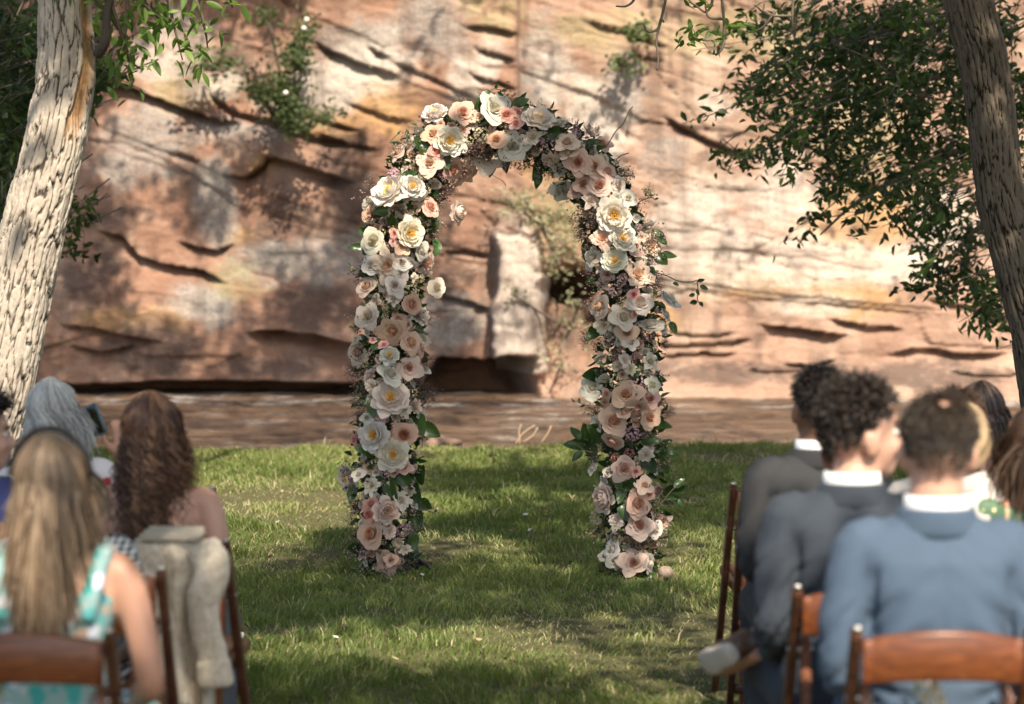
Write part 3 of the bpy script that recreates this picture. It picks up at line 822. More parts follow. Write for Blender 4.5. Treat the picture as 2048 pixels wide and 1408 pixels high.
branch('side_branch', rel([P(196, 108, 10.75), P(207, 92, 10.7), P(213, 60, 10.7), P(214, 20, 10.7), P(228, -20, 10.7), P(240, -80, 10.7)], ltree), .024, .013, M_BARK_L, ltree)
# hanging twigs near the top, right of centre
def z8(x, y): return (1000 + x / 3.413, y / 3.413)
TW = [[(1130, -80), (1130, 0), (1100, 130), (1075, 230), (1068, 300), (1080, 400), (1072, 482)], [(1100, 130), (1075, 200), (1010, 215), (980, 165)], [(1100, 130), (1122, 155)], [(1515, -90), (1515, 0), (1527, 130), (1525, 310), (1462, 378), (1462, 285), (1360, 270), (1290, 225)],
      [(1525, 130), (1430, 120), (1405, 60), (1400, -30)], [(1525, 255), (1570, 220), (1630, 160)], [(925, -60), (910, 5), (860, 42), (790, 42)], [(1460, -60), (1440, 40), (1400, 82), (1340, 40), (1290, 12)], [(2005, -80), (1995, 110), (1990, 220), (1910, 305)], [(1995, 110), (1830, 100), (1740, 35)], [(1880, 75), (1800, 180), (1735, 215)]]
for t in TW:
    branch('twig', rel([P(*z8(*p), 11.2) for p in t], rtree), .0075, .0035, M_TWIG, rtree, 22, 6)
for j, (a, n) in enumerate([((1330, 230), 26), ((1630, 165), 20), ((1290, 12), 10), ((1460, 255), 9), ((1280, 255), 8)]):
    c = P(*z8(*a), 11.2) - rtree.location
    gg = np.random.default_rng(200 + j)
    leaf_parts(np.array(c) + gg.normal(size=(n, 3)) * np.array([.04, .05, .022]), .055, M_LEAF_NEAR, rtree, 210 + j, .2)
# dark foliage of the tree behind the right trunk
def THIN(f, rg): return [(a, b, c, d, max(3, int(n * f)), sp) for a, b, c, d, n, sp in rg]
def mass(root, regions, d0, d1, per, seed, ln=.10, wd=.055, mat=M_LEAF_DARK, hang=.5):
    gg = np.random.default_rng(seed)
    pos = []; tints = []; tw = MB()
    for (x0, y0, x1, y1, n, sp) in regions:
        for _ in range(n):
            f = gg.random(); px = x0 + (x1 - x0) * f + gg.normal() * sp; py = y0 + (y1 - y0) * f + gg.normal() * sp * .8
            d = gg.uniform(d0, d1)
            c = np.array(P(px, py, d))
            k_ = gg.integers(per // 2, per)
            dirv = np.array([-.5 + gg.normal() * .4, gg.normal() * .4, -.35]) * .35
            f2 = gg.random((k_, 1))
            pos.append(c + f2 * dirv + gg.normal(size=(k_, 3)) * .045)
            tw.add(*tube([Vector(c - dirv * .7) - root.location, Vector(c + dirv * .3 + gg.normal(size=3) * .03) - root.location, Vector(c + dirv * 1.1) - root.location], [.006, .004, .002], 3))
            tints.append(np.clip(gg.normal(.5, .3) + gg.normal(size=k_) * .2, 0, 1))
    pos = np.concatenate(pos) - np.array(root.location)
    leaves('foliage', pos, ln, wd, mat, root, seed, hang, np.concatenate(tints))['kind'] = 'stuff'
    tw.build('twigs', M_TWIG, root)['kind'] = 'stuff'
mass(ctree, THIN(.46, [(1560, 110, 1960, 60, 130, 45), (1560, 160, 1900, 200, 80, 40), (1560, 220, 1950, 300, 120, 45), (1700, 130, 2000, 200, 110, 60), (1500, 270, 1640, 330, 16, 25), (1640, 330, 1780, 360, 22, 30), (1780, 330, 1960, 420, 60, 35), (1850, 420, 1990, 480, 40, 35), (1860, 500, 2020, 560, 34, 30), (1640, 440, 1720, 420, 8, 18), (1930, 560, 2030, 610, 16, 22), (1500, 150, 1620, 130, 12, 25),
             (1960, 40, 2100, 500, 200, 60), (1700, 20, 2050, 20, 130, 40), (1540, 20, 1700, 60, 26, 30), (1460, 270, 1480, 310, 4, 14), (2060, 560, 2150, 700, 50, 50)]), 15.5, 18.5, 22, 301, .085, .036)
for pts in [[(2010, 120), (1800, 170), (1640, 200), (1540, 280)], [(2020, 260), (1850, 330), (1720, 400), (1640, 470)], [(2040, 400), (1940, 470), (1880, 560)], [(1990, 20), (1780, 60), (1600, 100), (1500, 150)]]:
    branch('bough', rel([P(px, py, 17) for px, py in pts], ctree), .03, .006, M_TWIG, ctree)
mass(dtree, [(-60, 20, 130, 60, 90, 50), (-60, 120, 110, 200, 90, 50), (-80, 260, 60, 320, 70, 45), (-80, 380, 30, 430, 50, 40), (-120, 480, -10, 560, 40, 40), (150, 20, 210, 120, 22, 22), (160, 480, 190, 380, 8, 18), (30, 30, 90, 300, 60, 40), (180, 120, 240, 160, 10, 18)], 15.0, 18.0, 22, 311, .085, .038)
# --- bushes growing on the rock face
def cliff_bush(label, regions, n_each, seed, tint=.5, ln=.10, wd=.06, blossoms=0, deep=.5, mat=None):
    x0, y0 = regions[0][0], regions[0][1]
    root = empty('cliff_bush', P(x0, y0, CLY - .35), label=label, cat='bush', group='bushes rooted in the cliff')
    gg = np.random.default_rng(seed)
    pos = []
    for (px, py, rx, ry, n) in regions:
        c = gg.normal(size=(n, 2)) * .55
        d = CLY - .35 - gg.random(n) * deep
        for a, dd in zip(c, d):
            q = np.array(P(px + a[0] * rx, py + a[1] * ry, dd))
            pos.append(q + gg.normal(size=(n_each, 3)) * .07)
    pos = np.concatenate(pos) - np.array(root.location)
    leaves('foliage', pos, ln, wd, mat or M_LEAF_BUSH, root, seed, .1, np.clip(gg.normal(tint, .25, len(pos)), 0, 1))['kind'] = 'stuff'
    mb = MB()
    for (px, py, rx, ry, n) in regions:
        mb.add(*tube(smoothpath([P(x0, y0 + 20, CLY - .05) - root.location, P((x0 + px) / 2, (y0 + py) / 2 + 10, CLY - .4) - root.location, P(px, py, CLY - .6) - root.location], 8), .02, 5))
    mb.build('stem', M_TWIG, root)
    if blossoms:
        b = MB()
        for _ in range(blossoms):
            r_ = regions[gg.integers(len(regions))]
            q = P(r_[0] + gg.normal() * r_[2] * .5, r_[1] + gg.normal() * r_[3] * .5, CLY - .9) - root.location
            b.add(*ellipsoid(q, (.035, .03, .03), 6, 5))
        b.build('blossoms', mat=plain('blossom_white', (.75, .72, .62), .7, .1), parent=root)['kind'] = 'stuff'
    return root
cliff_bush('large green bush with white blossoms on the upper left rock', [(585, 250, 26, 22, 12), (560, 180, 32, 40, 34), (590, 110, 28, 36, 26), (612, 60, 14, 26, 9), (575, 230, 38, 22, 20), (640, 230, 40, 16, 8), (535, 30, 30, 12, 7), (510, 190, 24, 26, 7)], 14, 401, .35, ln=.085, wd=.045, blossoms=3)
cliff_bush('pale straggling bush above the standing slab inside the arch', [(1080, 430, 25, 20, 12), (1050, 400, 50, 22, 30), (1110, 440, 45, 30, 36), (1130, 490, 40, 30, 30), (1120, 530, 40, 20, 18), (1010, 395, 30, 20, 10)], 4, 402, .85, deep=.3, ln=.075, wd=.04, mat=M_LEAF_PALE)
cliff_bush('low bush at the foot of the standing slab', [(1140, 640, 30, 40, 22), (1120, 700, 40, 40, 18), (1160, 600, 20, 25, 12), (1025, 590, 18, 20, 12)], 3, 403, .6, deep=.3, ln=.08, wd=.04, mat=M_LEAF_PALE)
cliff_bush('small green tuft on a ledge left of the hanging twig', [(1280, 62, 16, 10, 14)], 9, 404, .6, deep=.2)
cliff_bush('thin grey-green tuft on the pale rock above the arch', [(1243, 122, 22, 10, 10)], 8, 405, .6, deep=.2)
cliff_bush('faint low shrub on the rock between the left tree and the large bush', [(410, 120, 40, 18, 14), (450, 140, 30, 14, 8)], 7, 406, .5, deep=.2)
# ================================================================== THE FLOWER ARCH
AD = 11.9
SPX = AD / FPX
arch = empty('flower_arch', P(1010, 1155, AD), label='tall round arch densely covered in white, blush and cream flowers on the lawn', cat='arch')
arch.location.z = 0.0
def A(p): return Vector(p) - arch.location
def petal_mat(name, tr=.36):
    k = NT(name)
    oi = k.n('ObjectInfo')
    t = k.attr('t')           # 0 heart of the flower .. 1 outer petals
    v = k.coords()
    heart = k.mix(1.0, oi.outputs['Color'], k.ramp(oi.outputs['Alpha'], [(0, (1.0, .98, .92)), (.35, (1.0, .93, .80)), (.7, (1.0, .80, .66)), (1, (1.0, .66, .58))]), 'MULTIPLY')
    c = k.mix(k.ramp(t, [(.0, 0), (.6, 1)]), heart, oi.outputs['Color'])
    c = k.mix(k.math('MULTIPLY', k.noise(7, v, 6, .65), .42), c, k.mix(1, c, (.86, .74, .62), 'MULTIPLY'))
    return k.done(k.translucent(k.bsdf(c, .65, spec=.25), c, tr))
M_PETAL = petal_mat('petal')
def petal(V, Fc, T, phi, R0, Hh, W, curl, cup, tip, ruff, seed, tval, nu=6, nv=5, tilt=0.0):
    """one petal wrapped round the flower's axis (+Z); R0 reach, Hh height, W half angle"""
    g = random.Random(seed)
    b = len(V)
    a1, a2, ph = g.uniform(0, 6), g.uniform(0, 6), g.uniform(-1, 1)
    for j in range(nv + 1):
        v = j / nv
        for i in range(nu + 1):
            u = -1 + 2 * i / nu
            ve = v * (1 - .17 * abs(u) ** 2.4 * (1 if v > .3 else 0) + tip * (1 - abs(u)) * v * v)
            wv = W * (math.sin(min(1, v * 1.15 + .16) * math.pi * .62) ** .9)
            r = R0 * (1 - (1 - ve) ** 2) if ve < 1 else R0 * (1 + .6 * (ve - 1))
            z = Hh * ve ** cup
            k_ = max(0, ve - .72) / .28
            r += curl * R0 * k_ * k_ * .35
            z -= abs(curl) * Hh * k_ * k_ * .55 if curl > 0 else 0
            rw = ruff * R0 * v * v
            r += rw * math.sin(u * 5 + a1) * .55 + rw * .5 * math.sin(u * 9 + a2)
            z += rw * math.cos(u * 6 + a2) + .06 * R0 * u * ph * v
            r *= 1 - .10 * u * u * v
            th = phi + u * wv
            V.append((r * math.cos(th), r * math.sin(th), z + tilt * math.cos(th - 1) * r))
            T.append(tval)
    for j in range(nv):
        for i in range(nu):
            q = b + j * (nu + 1) + i
            Fc.append((q, q + 1, q + nu + 2, q + nu + 1))
GA = 2.39996
def make_rose(seed, open_=1.0, pointy=.12, n=24):
    g = random.Random(seed); V, Fc, T = [], [], []
    for i in range(n):
        t = i / (n - 1)
        R0 = .10 + .90 * t ** (1.0 / open_) * (1 if t > .12 else .9)
        Hh = .66 - .30 * t ** 1.1 + g.uniform(-.03, .03)
        W = 1.35 - .38 * t
        curl = -.15 if t < .35 else .1 + .75 * t
        petal(V, Fc, T, i * GA + g.uniform(-.25, .25), R0, Hh, W, curl, 1.15 + .5 * t, pointy * (.4 + t) * g.uniform(.2, 1.6), .012 + .03 * t, seed * 100 + i, t, tilt=g.uniform(-.06, .06))
    return mesh_py('rose', V, Fc, True, dict(t=T))
def make_garden(seed, n=34):
    """ruffled many-petalled garden rose"""
    g = random.Random(seed); V, Fc, T = [], [], []
    for i in range(n):
        t = i / (n - 1)
        R0 = .12 + .88 * t ** .9
        Hh = .50 - .22 * t + g.uniform(-.07, .07)
        petal(V, Fc, T, i * GA + g.uniform(-.5, .5), R0, Hh, .95 - .42 * t, .1 + .9 * t, 1.3, g.uniform(-.05, .15), .07 + .05 * t, seed * 100 + i, t, tilt=g.uniform(-.1, .1))
    return mesh_py('garden_rose', V, Fc, True, dict(t=T))
def make_peony(seed):
    g = random.Random(seed); V, Fc, T = [], [], []
    k = 0
    for (n, R0, Hh, W, curl, t0) in [(6, .52, .55, .62, -.15, .45), (7, .68, .50, .60, .0, .7), (8, .88, .36, .55, .35, .9), (8, 1.02, .20, .50, .5, 1.0)]:
        o = g.uniform(0, 6)
        for i in range(n):
            petal(V, Fc, T, o + i * 2 * math.pi / n + g.uniform(-.12, .12), R0 * g.uniform(.88, 1.1), Hh * g.uniform(.8, 1.25), W, curl, 1.6, g.uniform(-.1, .04), .05, seed * 100 + k, t0, tilt=g.uniform(-.1, .1)); k += 1
    return mesh_py('peony', V, Fc, True, dict(t=T))
def make_peony_ball(seed):
    g = random.Random(seed); V, Fc, T = [], [], []
    k = 0
    for (n, R0, Hh, W, curl, t0) in [(5, .25, .85, .75, -.9, .3), (6, .48, .85, .65, -.8, .5), (7, .70, .72, .6, -.6, .75), (7, .88, .5, .58, -.1, .95), (6, 1.05, .22, .5, .5, 1.0)]:
        o = g.uniform(0, 6)
        for i in range(n):
            petal(V, Fc, T, o + i * 2 * math.pi / n + g.uniform(-.15, .15), R0 * g.uniform(.9, 1.08), Hh * g.uniform(.9, 1.1), W, curl, 1.25, g.uniform(-.08, .04), .045, seed * 100 + k, t0); k += 1
    return mesh_py('closed_peony', V, Fc, True, dict(t=T))
def make_carnation(seed, n=44):
    g = random.Random(seed); V, Fc, T = [], [], []
    for i in range(n):
        t = i / (n - 1)
        petal(V, Fc, T, i * GA, .15 + .85 * t, .72 - .5 * t * t, .5 - .12 * t, .25, 1.0, g.uniform(-.1, .1), .13, seed * 100 + i, .3 + .7 * t, 5, 4, tilt=g.uniform(-.2, .2))
    return mesh_py('carnation', V, Fc, True, dict(t=T))
ROSES = [make_rose(s, o, p, n) for s, o, p, n in [(1, 1.0, .04, 26), (2, .8, .06, 24), (3, 1.2, .03, 30), (4, .9, .07, 24), (5, 1.05, .05, 28)]]
GARD = [make_garden(s) for s in (11, 12, 13)]
PEON = [make_peony(s) for s in (21, 22, 23, 24)]
PBALL = [make_peony_ball(s) for s in (31, 32)]
CARN = [make_carnation(s) for s in (41, 42)]
for m_ in ROSES + GARD + PEON + PBALL + CARN: m_.materials.append(M_PETAL)
def make_stamens(seed):
    g = random.Random(seed); mb = MB()
    for i in range(70):
        a = g.uniform(0, 6.28); r = .26 * math.sqrt(g.random()); h = .34 + g.uniform(-.06, .08) - r * .3
        b = Vector((math.cos(a) * r * .5, math.sin(a) * r * .5, .02)); t = Vector((math.cos(a) * r * 1.2, math.sin(a) * r * 1.2, h))
        mb.add(*tube([b, t], [.012, .014], 4)); mb.add(*ellipsoid(t, (.022, .022, .034), 5, 4))
    return mesh_py('stamens', mb.V, mb.F)
M_STAM = plain('stamen_yellow', (.80, .46, .07), .7, .25, 8)
STAM = [make_stamens(s) for s in (1, 2)]
for m_ in STAM: m_.materials.append(M_STAM)
# clusters of tiny florets
def make_cluster(seed, n=80, long=1.0, fl=.17):
    g = random.Random(seed); V, Fc, T = [], [], []
    for i in range(n):
        z = g.uniform(-.5, 1); a = g.uniform(0, 6.28); s = math.sqrt(max(0, 1 - z * z)) * g.uniform(.75, 1.05)
        c = Vector((s * math.cos(a) * .9, s * math.sin(a) * .9 * long, z * .75))
        nrm = (c + Vector((g.gauss(0, .3), g.gauss(0, .3), g.gauss(0, .3) + .2))).normalized()
        x = nrm.orthogonal().normalized(); y = nrm.cross(x)
        o = g.uniform(0, 6.28); b = len(V); f_ = fl * g.uniform(.7, 1.2); tv = g.random()
        V.append(c - nrm * f_ * .3); T.append(tv * .4)
        for q in range(8):
            rr = f_ * (1.0 if q % 2 == 0 else .5)
            V.append(c + (x * math.cos(o + q * math.pi / 4) + y * math.sin(o + q * math.pi / 4)) * rr + nrm * f_ * .2 * (q % 2 == 0)); T.append(tv)
        for q in range(8): Fc.append((b, b + 1 + q, b + 1 + (q + 1) % 8))
    me = mesh_py('floret_cluster', V, Fc, False, dict(t=T)); me.materials.append(M_PETAL); return me
CLUST = [make_cluster(1), make_cluster(2, 70, 1.4), make_cluster(3, 60, 1.0, .2)]
def make_filler(seed, n=26, seeds=6, sd=.045, stem=True, up=.9, leafy=False):
    """branching sprig of tiny buds (or tiny leaves): grows along +Z from the origin"""
    g = random.Random(seed); V, Fc, T = [], [], []
    def put(v, f, tv):
        b = len(V); V.extend([tuple(x) for x in v]); Fc.extend([tuple(i + b for i in q) for q in f]); T.extend([tv] * len(v))
    for i in range(n):
        d = Vector((g.gauss(0, .55), g.gauss(0, .55), up)).normalized() * g.uniform(.5, 1.15)
        m = d * .5 + Vector((g.gauss(0, .06), g.gauss(0, .06), 0))
        if stem: put(*tube([Vector((0, 0, 0)), m, d], [.012, .010, .006], 3), 0)
        for s in range(seeds):
            f = g.uniform(.45, 1.05); p = d * f + Vector((g.gauss(0, .09), g.gauss(0, .09), g.gauss(0, .09)))
            tv = g.random()
            if leafy:
                dd = Vector((g.gauss(0, 1), g.gauss(0, 1), g.gauss(.3, 1))).normalized(); ss = dd.orthogonal().normalized()
                l_ = sd * g.uniform(2.2, 4.2); w_ = sd * g.uniform(.8, 1.3)
                put([p, p + dd * l_ * .5 + ss * w_, p + dd * l_, p + dd * l_ * .5 - ss * w_], [(0, 1, 2), (0, 2, 3)], tv)
            else:
                r_ = sd * g.uniform(.5, 1.2)
                put([p + Vector(q) * r_ for q in ((1, 0, 0), (-1, 0, 0), (0, 1, 0), (0, -1, 0), (0, 0, 1), (0, 0, -1))], [(0, 2, 4), (2, 1, 4), (1, 3, 4), (3, 0, 4), (2, 0, 5), (1, 2, 5), (3, 1, 5), (0, 3, 5)], tv)
    return V, Fc, T
def filler_mat(name, a, b, c, tr=.15):
    k = NT(name)
    col = k.ramp(k.attr('t'), [(0, a), (.5, b), (1, c)])
    return k.done(k.translucent(k.bsdf(col, .75, spec=.2), col, tr))
M_MAUVE = filler_mat('mauve_buds', (.085, .06, .042), (.22, .145, .12), (.42, .31, .28))
M_ROSEBUD = filler_mat('red_buds', (.10, .05, .035), (.33, .13, .12), (.55, .33, .32))
M_SAGE = filler_mat('sage_sprig', (.07, .07, .03), (.17, .19, .085), (.36, .37, .22))
M_GREENS = leaf_mat('arch_leaf', (.018, .035, .012), (.035, .075, .018), (.085, .15, .035), .22, .35, .5)
MAUV = []; REDB = []; SAGE = []
for s in range(4):
    me = mesh_py('mauve_sprig', *make_filler(50 + s, 34, 9, .042)[:2], False, dict(t=make_filler(50 + s, 34, 9, .042)[2])); me.materials.append(M_MAUVE); MAUV.append(me)
for s in range(2):
    f_ = make_filler(60 + s, 24, 7, .05); me = mesh_py('red_sprig', f_[0], f_[1], False, dict(t=f_[2])); me.materials.append(M_ROSEBUD); REDB.append(me)
for s in range(4):
    f_ = make_filler(70 + s, 22, 8, .05, leafy=True); me = mesh_py('leafy_sprig', f_[0], f_[1], False, dict(t=f_[2])); me.materials.append(M_SAGE); SAGE.append(me)
def make_bigleaf(seed):
    g = random.Random(seed); V, Fc = [], []
    n = 9; w_ = g.uniform(.27, .36); b_ = g.uniform(-.35, .2)
    for i in range(n + 1):
        t = i / n; hw = w_ * math.sin(math.pi * min(1, t ** .85)) ** .75 * (1 - .2 * t) if 0 < t < 1 else .004
        z = b_ * t * t + .05 * math.sin(t * 5 + seed)
        for u, dz in ((-1, .42), (-.5, .16), (0, 0), (.5, .16), (1, .42)):
            V.append((t, u * hw, z + dz * hw * .8 + .02 * math.sin(9 * t + 3 * u)))
    for i in range(n):
        for j in range(4):
            q = i * 5 + j; Fc.append((q, q + 1, q + 6, q + 5))
    me = mesh_py('leaf', V, Fc, True, dict(tint=np.full(len(V), g.uniform(.2, .8)))); me.materials.append(M_GREENS); return me
BIGL = [make_bigleaf(s) for s in range(8)]
# --- the centre line of the garland, in picture coordinates, and its half width
CL = [(772, 1150, 52), (772, 1060, 66), (768, 960, 72), (772, 870, 68), (780, 780, 66), (782, 690, 66), (784, 600, 66), (790, 520, 66), (802, 440, 64), (826, 362, 62), (868, 300, 62), (925, 262, 58), (1000, 254, 58), (1070, 268, 56), (1130, 298, 56), (1178, 346, 56), (1212, 410, 58), (1236, 480, 62), (1250, 560, 66), (1258, 640, 68), (1258, 730, 66), (1262, 820, 66), (1262, 910, 64), (1262, 1000, 64), (1264, 1080, 58), (1264, 1150, 46)]
cl3 = smoothpath([(a, b, c) for a, b, c in CL], 200)
def near(px, py):
    i = np.argmin((cl3[:, 0] - px) ** 2 + (cl3[:, 1] - py) ** 2)
    return cl3[i]
def seat(px, py, lift=0.0):
    """where a bloom sits on the round garland and which way it faces"""
    c = near(px, py)
    ox, oy = (px - c[0]), (py - c[1])
    rr = c[2]
    f = min(1.0, math.hypot(ox, oy) / rr)
    dep = math.sqrt(max(.0, 1 - f * f)) * rr * SPX * .95
    p = P(px, py, AD - dep - lift)
    nrm = Vector((ox / rr * .75, -1.0 + .25 * f, -oy / rr * .75 + .22))
    return p, nrm.normalized()
def place(me, name, px, py, dpx, col=None, alpha=0.0, lift=0.0, tilt=.28, squash=1.0):
    p, nrm = seat(px, py, lift)
    tilt = tilt * (1.9 if rnd.random() < .3 else 1.0)
    nrm = (nrm + Vector((rnd.gauss(0, tilt), rnd.gauss(0, tilt * .4), rnd.gauss(0, tilt)))).normalized()
    qn = nrm.to_track_quat('Z', 'Y') @ Quaternion((0, 0, 1), rnd.uniform(0, 6.28))
    o = obj(name, me, None, arch)
    r = dpx * SPX * .5
    o.location = A(p) - nrm * r * .25
    o.rotation_mode = 'QUATERNION'; o.rotation_quaternion = qn
    o.scale = (r * rnd.uniform(.94, 1.06), r * rnd.uniform(.94, 1.06), r * squash)
    if col: o.color = (*col, alpha)
    return o
# frame: two posts and a bow, flat feet
frame_m = plain('black_steel', (.02, .02, .022), .45, .2, 40, spec=.5)
fp = [P(a, b, AD + .02) for a, b, c in CL]
fp = [Vector((fp[0].x, AD + .02, 0.0))] + fp[1:-1] + [Vector((fp[-1].x, AD + .02, 0.0))]
for dy in (-.09, .11):
    MB().add(*tube(smoothpath([A(p + Vector((0, dy, 0))) for p in fp], 90), .012, 8)).build('frame_bow', frame_m, arch)
for s, xx in ((-1, fp[0].x), (1, fp[-1].x)):
    mb = MB().add(*box(A((xx + (.05 if s < 0 else 0), AD + .10, .012)), (.09, .30, .014), None, .004)); mb.build('foot_plate', frame_m, arch)
b0 = P(822, 1100, AD + .1)
MB().add(*rings([(0, 0, 0, .055, .05), (0, 0, .05, .05, .045), (0, 0, .12, .03, .03), (0, 0, .2, .02, .02), (0, 0, .55, .018, .018)], 14)).build('stand_socket', frame_m, arch, loc=A((b0.x, b0.y, .01)))
MB().add(*tube([A((b0.x + .02, b0.y, .06)), A((b0.x + .13, b0.y - .12, .02))], .011, 8)).build('stand_leg', frame_m, arch)
MB().add(*tube([A((b0.x + .0, b0.y, .06)), A((b0.x + .09, b0.y + .16, .02))], .011, 8)).build('stand_leg', frame_m, arch)
WHITE = [(.72, .69, .61), (.73, .71, .65), (.70, .66, .57), (.72, .68, .62)]
BLUSH = [(.72, .53, .42), (.73, .57, .47), (.70, .50, .38), (.73, .59, .49), (.68, .48, .39)]
PINK = [(.78, .48, .42), (.80, .52, .47), (.74, .43, .38)]
PEOC = [(.76, .73, .65), (.76, .70, .62), (.74, .70, .64)]
LILA = [(.62, .42, .50), (.55, .36, .43), (.66, .48, .52)]
CREA = [(.74, .66, .44), (.78, .71, .52)]
FL = """P868,224,50 R926,224,46 W989,217,56 S1013,229,27 S1034,223,23 S1032,246,25 R866,267,36 P901,281,54 r926,259,26 S874,301,29 R859,326,43 C964,267,38 C939,282,22 R992,278,33 W1024,293,48 W974,315,50 R907,338,40 G932,348,42
L887,348,24 P776,379,72 P826,371,46 W839,389,26 L788,345,30 R796,304,32 C845,354,25 C855,380,20 K861,414,37 B917,424,46 R741,430,32 W739,408,26 P823,466,52 W746,482,44 S789,466,18 S786,482,15 R805,494,29 W843,502,31 G776,531,48 W805,525,32 W820,526,24 W802,545,26 G855,529,44 W743,531,33
P1077,234,60 N1119,246,30 L1146,249,24 L1153,266,28 N1063,274,33 L1096,291,33 L1083,280,18 R1134,284,38 R1137,307,29 N1099,320,31 R1205,287,33 K1156,325,43 K1188,332,38 R1215,342,37 r1167,367,35 K1199,370,40 W1237,371,29 W1234,397,21 W1256,397,30 N1183,400,34 W1121,381,38 r1151,381,27 P1229,430,66 G1205,476,42 P1248,476,52 r1269,492,35 G1304,489,42 W1296,453,26 L1277,454,18 P1229,520,50 W1186,514,31 W1179,528,23 G1278,547,50 r1215,549,24 L1247,555,24 L1258,520,16
R733,572,38 W790,570,33 r793,559,24 C820,581,34 W874,575,33 R824,608,36 N842,631,42 W735,633,44 N787,597,24 r797,638,29 R785,663,46 R823,685,42 N849,676,29 R715,704,44 p779,709,36 S767,689,18 S746,680,14 K818,735,41 S842,705,20 r830,713,27 W782,747,44 N738,751,31 N745,774,29 P781,793,64 N808,817,31 N832,813,33 N845,833,31 W853,740,17
P746,869,62 r756,842,27 L771,838,20 R808,870,44 P786,909,58 P692,958,48 W717,949,24 N741,970,31 L769,944,26 S806,934,28 L835,905,24 N845,883,22 S714,870,16 S708,880,18 B773,1022,52 N804,999,34 S742,1009,26 S737,1029,28 R741,1068,50 N779,1065,28 N776,1052,24 L805,1062,33 N810,1098,20 r774,1124,40 R782,1120,24
L1228,582,33 L1246,560,28 W1281,605,44 S1268,589,22 S1270,627,20 C1248,604,26 R1198,613,46 r1207,635,35 W1247,634,44 N1206,651,33 W1341,598,42 W1332,629,29 W1302,649,46 W1327,656,25 K1254,665,36 W1261,685,26 L1295,672,30 N1235,731,27 N1251,720,27 N1260,737,27 N1303,722,33 C1230,763,28 L1275,768,37 W1185,774,44 R1251,789,46 R1301,797,32 W1306,770,29 L1290,783,18 R1272,817,44 R1248,826,27 K1300,835,40 R1227,842,50 N1193,845,27 S1201,717,20
L1264,867,37 K1226,883,38 N1291,909,32 l1231,915,27 l1258,905,25 R1249,937,42 S1272,943,18 R1289,970,29 S1299,989,20 B1207,997,58 R1276,1007,46 C1190,1033,34 N1231,1043,33 K1279,1050,45 L1256,1060,22 W1311,1059,32 r1326,1045,29 W1185,937,24 W1224,1098,33 W1230,1120,33 W1212,1110,27 R1267,1125,44 W1299,1127,37"""
PART = {'P': 'peony', 'p': 'peony', 'B': 'closed_peony', 'R': 'rose', 'r': 'rose', 'K': 'rose', 'W': 'white_rose', 'G': 'garden_rose', 'N': 'carnation', 'S': 'spray_rose', 'L': 'lilac_cluster', 'l': 'red_floret_cluster', 'C': 'cream_stock_cluster'}
for tok in FL.split():
    ty = tok[0]; px, py, d = [float(x) for x in tok[1:].split(',')]
    nm = PART[ty]
    d *= (1.0 if ty in 'PpB' else .95 if ty in 'LlC' else 1.0)
    jit = lambda c, s=.04: tuple(min(.9, max(0, x * (1 + rnd.uniform(-s, s)))) for x in c)
    if ty in 'Pp':
        o = place(rnd.choice(PEON), nm, px, py, d * 1.06, jit(rnd.choice(PEOC)), rnd.uniform(.0, .3), .03, .22)
        st_ = obj('stamens', rnd.choice(STAM), None, o)
    elif ty == 'B': place(rnd.choice(PBALL), nm, px, py, d, jit((.76, .65, .58)), .35, .03, .2)
    elif ty == 'R': place(rnd.choice(ROSES), nm, px, py, d * 1.04, jit(rnd.choice(BLUSH)), rnd.uniform(.5, .75), .02, .26)
    elif ty == 'K': place(rnd.choice(ROSES), nm, px, py, d * 1.04, jit(rnd.choice(BLUSH)), rnd.uniform(.85, 1), .02, .22)
    elif ty == 'r': place(rnd.choice(GARD + ROSES), nm, px, py, d * 1.04, jit((.62, .45, .38)), rnd.uniform(.5, .8), .0, .3)
    elif ty == 'W': place(rnd.choice(ROSES), nm, px, py, d * 1.06, jit(rnd.choice(WHITE)), rnd.uniform(.0, .25), .02, .32)
    elif ty == 'G': place(rnd.choice(GARD), nm, px, py, d * 1.05, jit(rnd.choice(BLUSH[1:4:2])), rnd.uniform(.55, .8), .02, .24)
    elif ty == 'N': place(rnd.choice(CARN + GARD), nm, px, py, d, jit((.72, .66, .57)), rnd.uniform(.1, .3), .01, .3)
    elif ty == 'S': place(rnd.choice(ROSES), nm, px, py, d * 1.05, jit(rnd.choice(PINK)), .9, .015, .3)
    elif ty == 'L': place(rnd.choice(CLUST), nm, px, py, d * 1.0, jit(rnd.choice(LILA)), .2, .01, .3)
    elif ty == 'l': place(rnd.choice(CLUST), nm, px, py, d * 1.0, jit((.50, .22, .22)), .2, .01, .3)
    elif ty == 'C': place(rnd.choice(CLUST), nm, px, py, d * 1.05, jit(rnd.choice(CREA)), .15, .01, .3)
taken = [tuple(float(x) for x in t[1:].split(',')) for t in FL.split()]
extra = 0
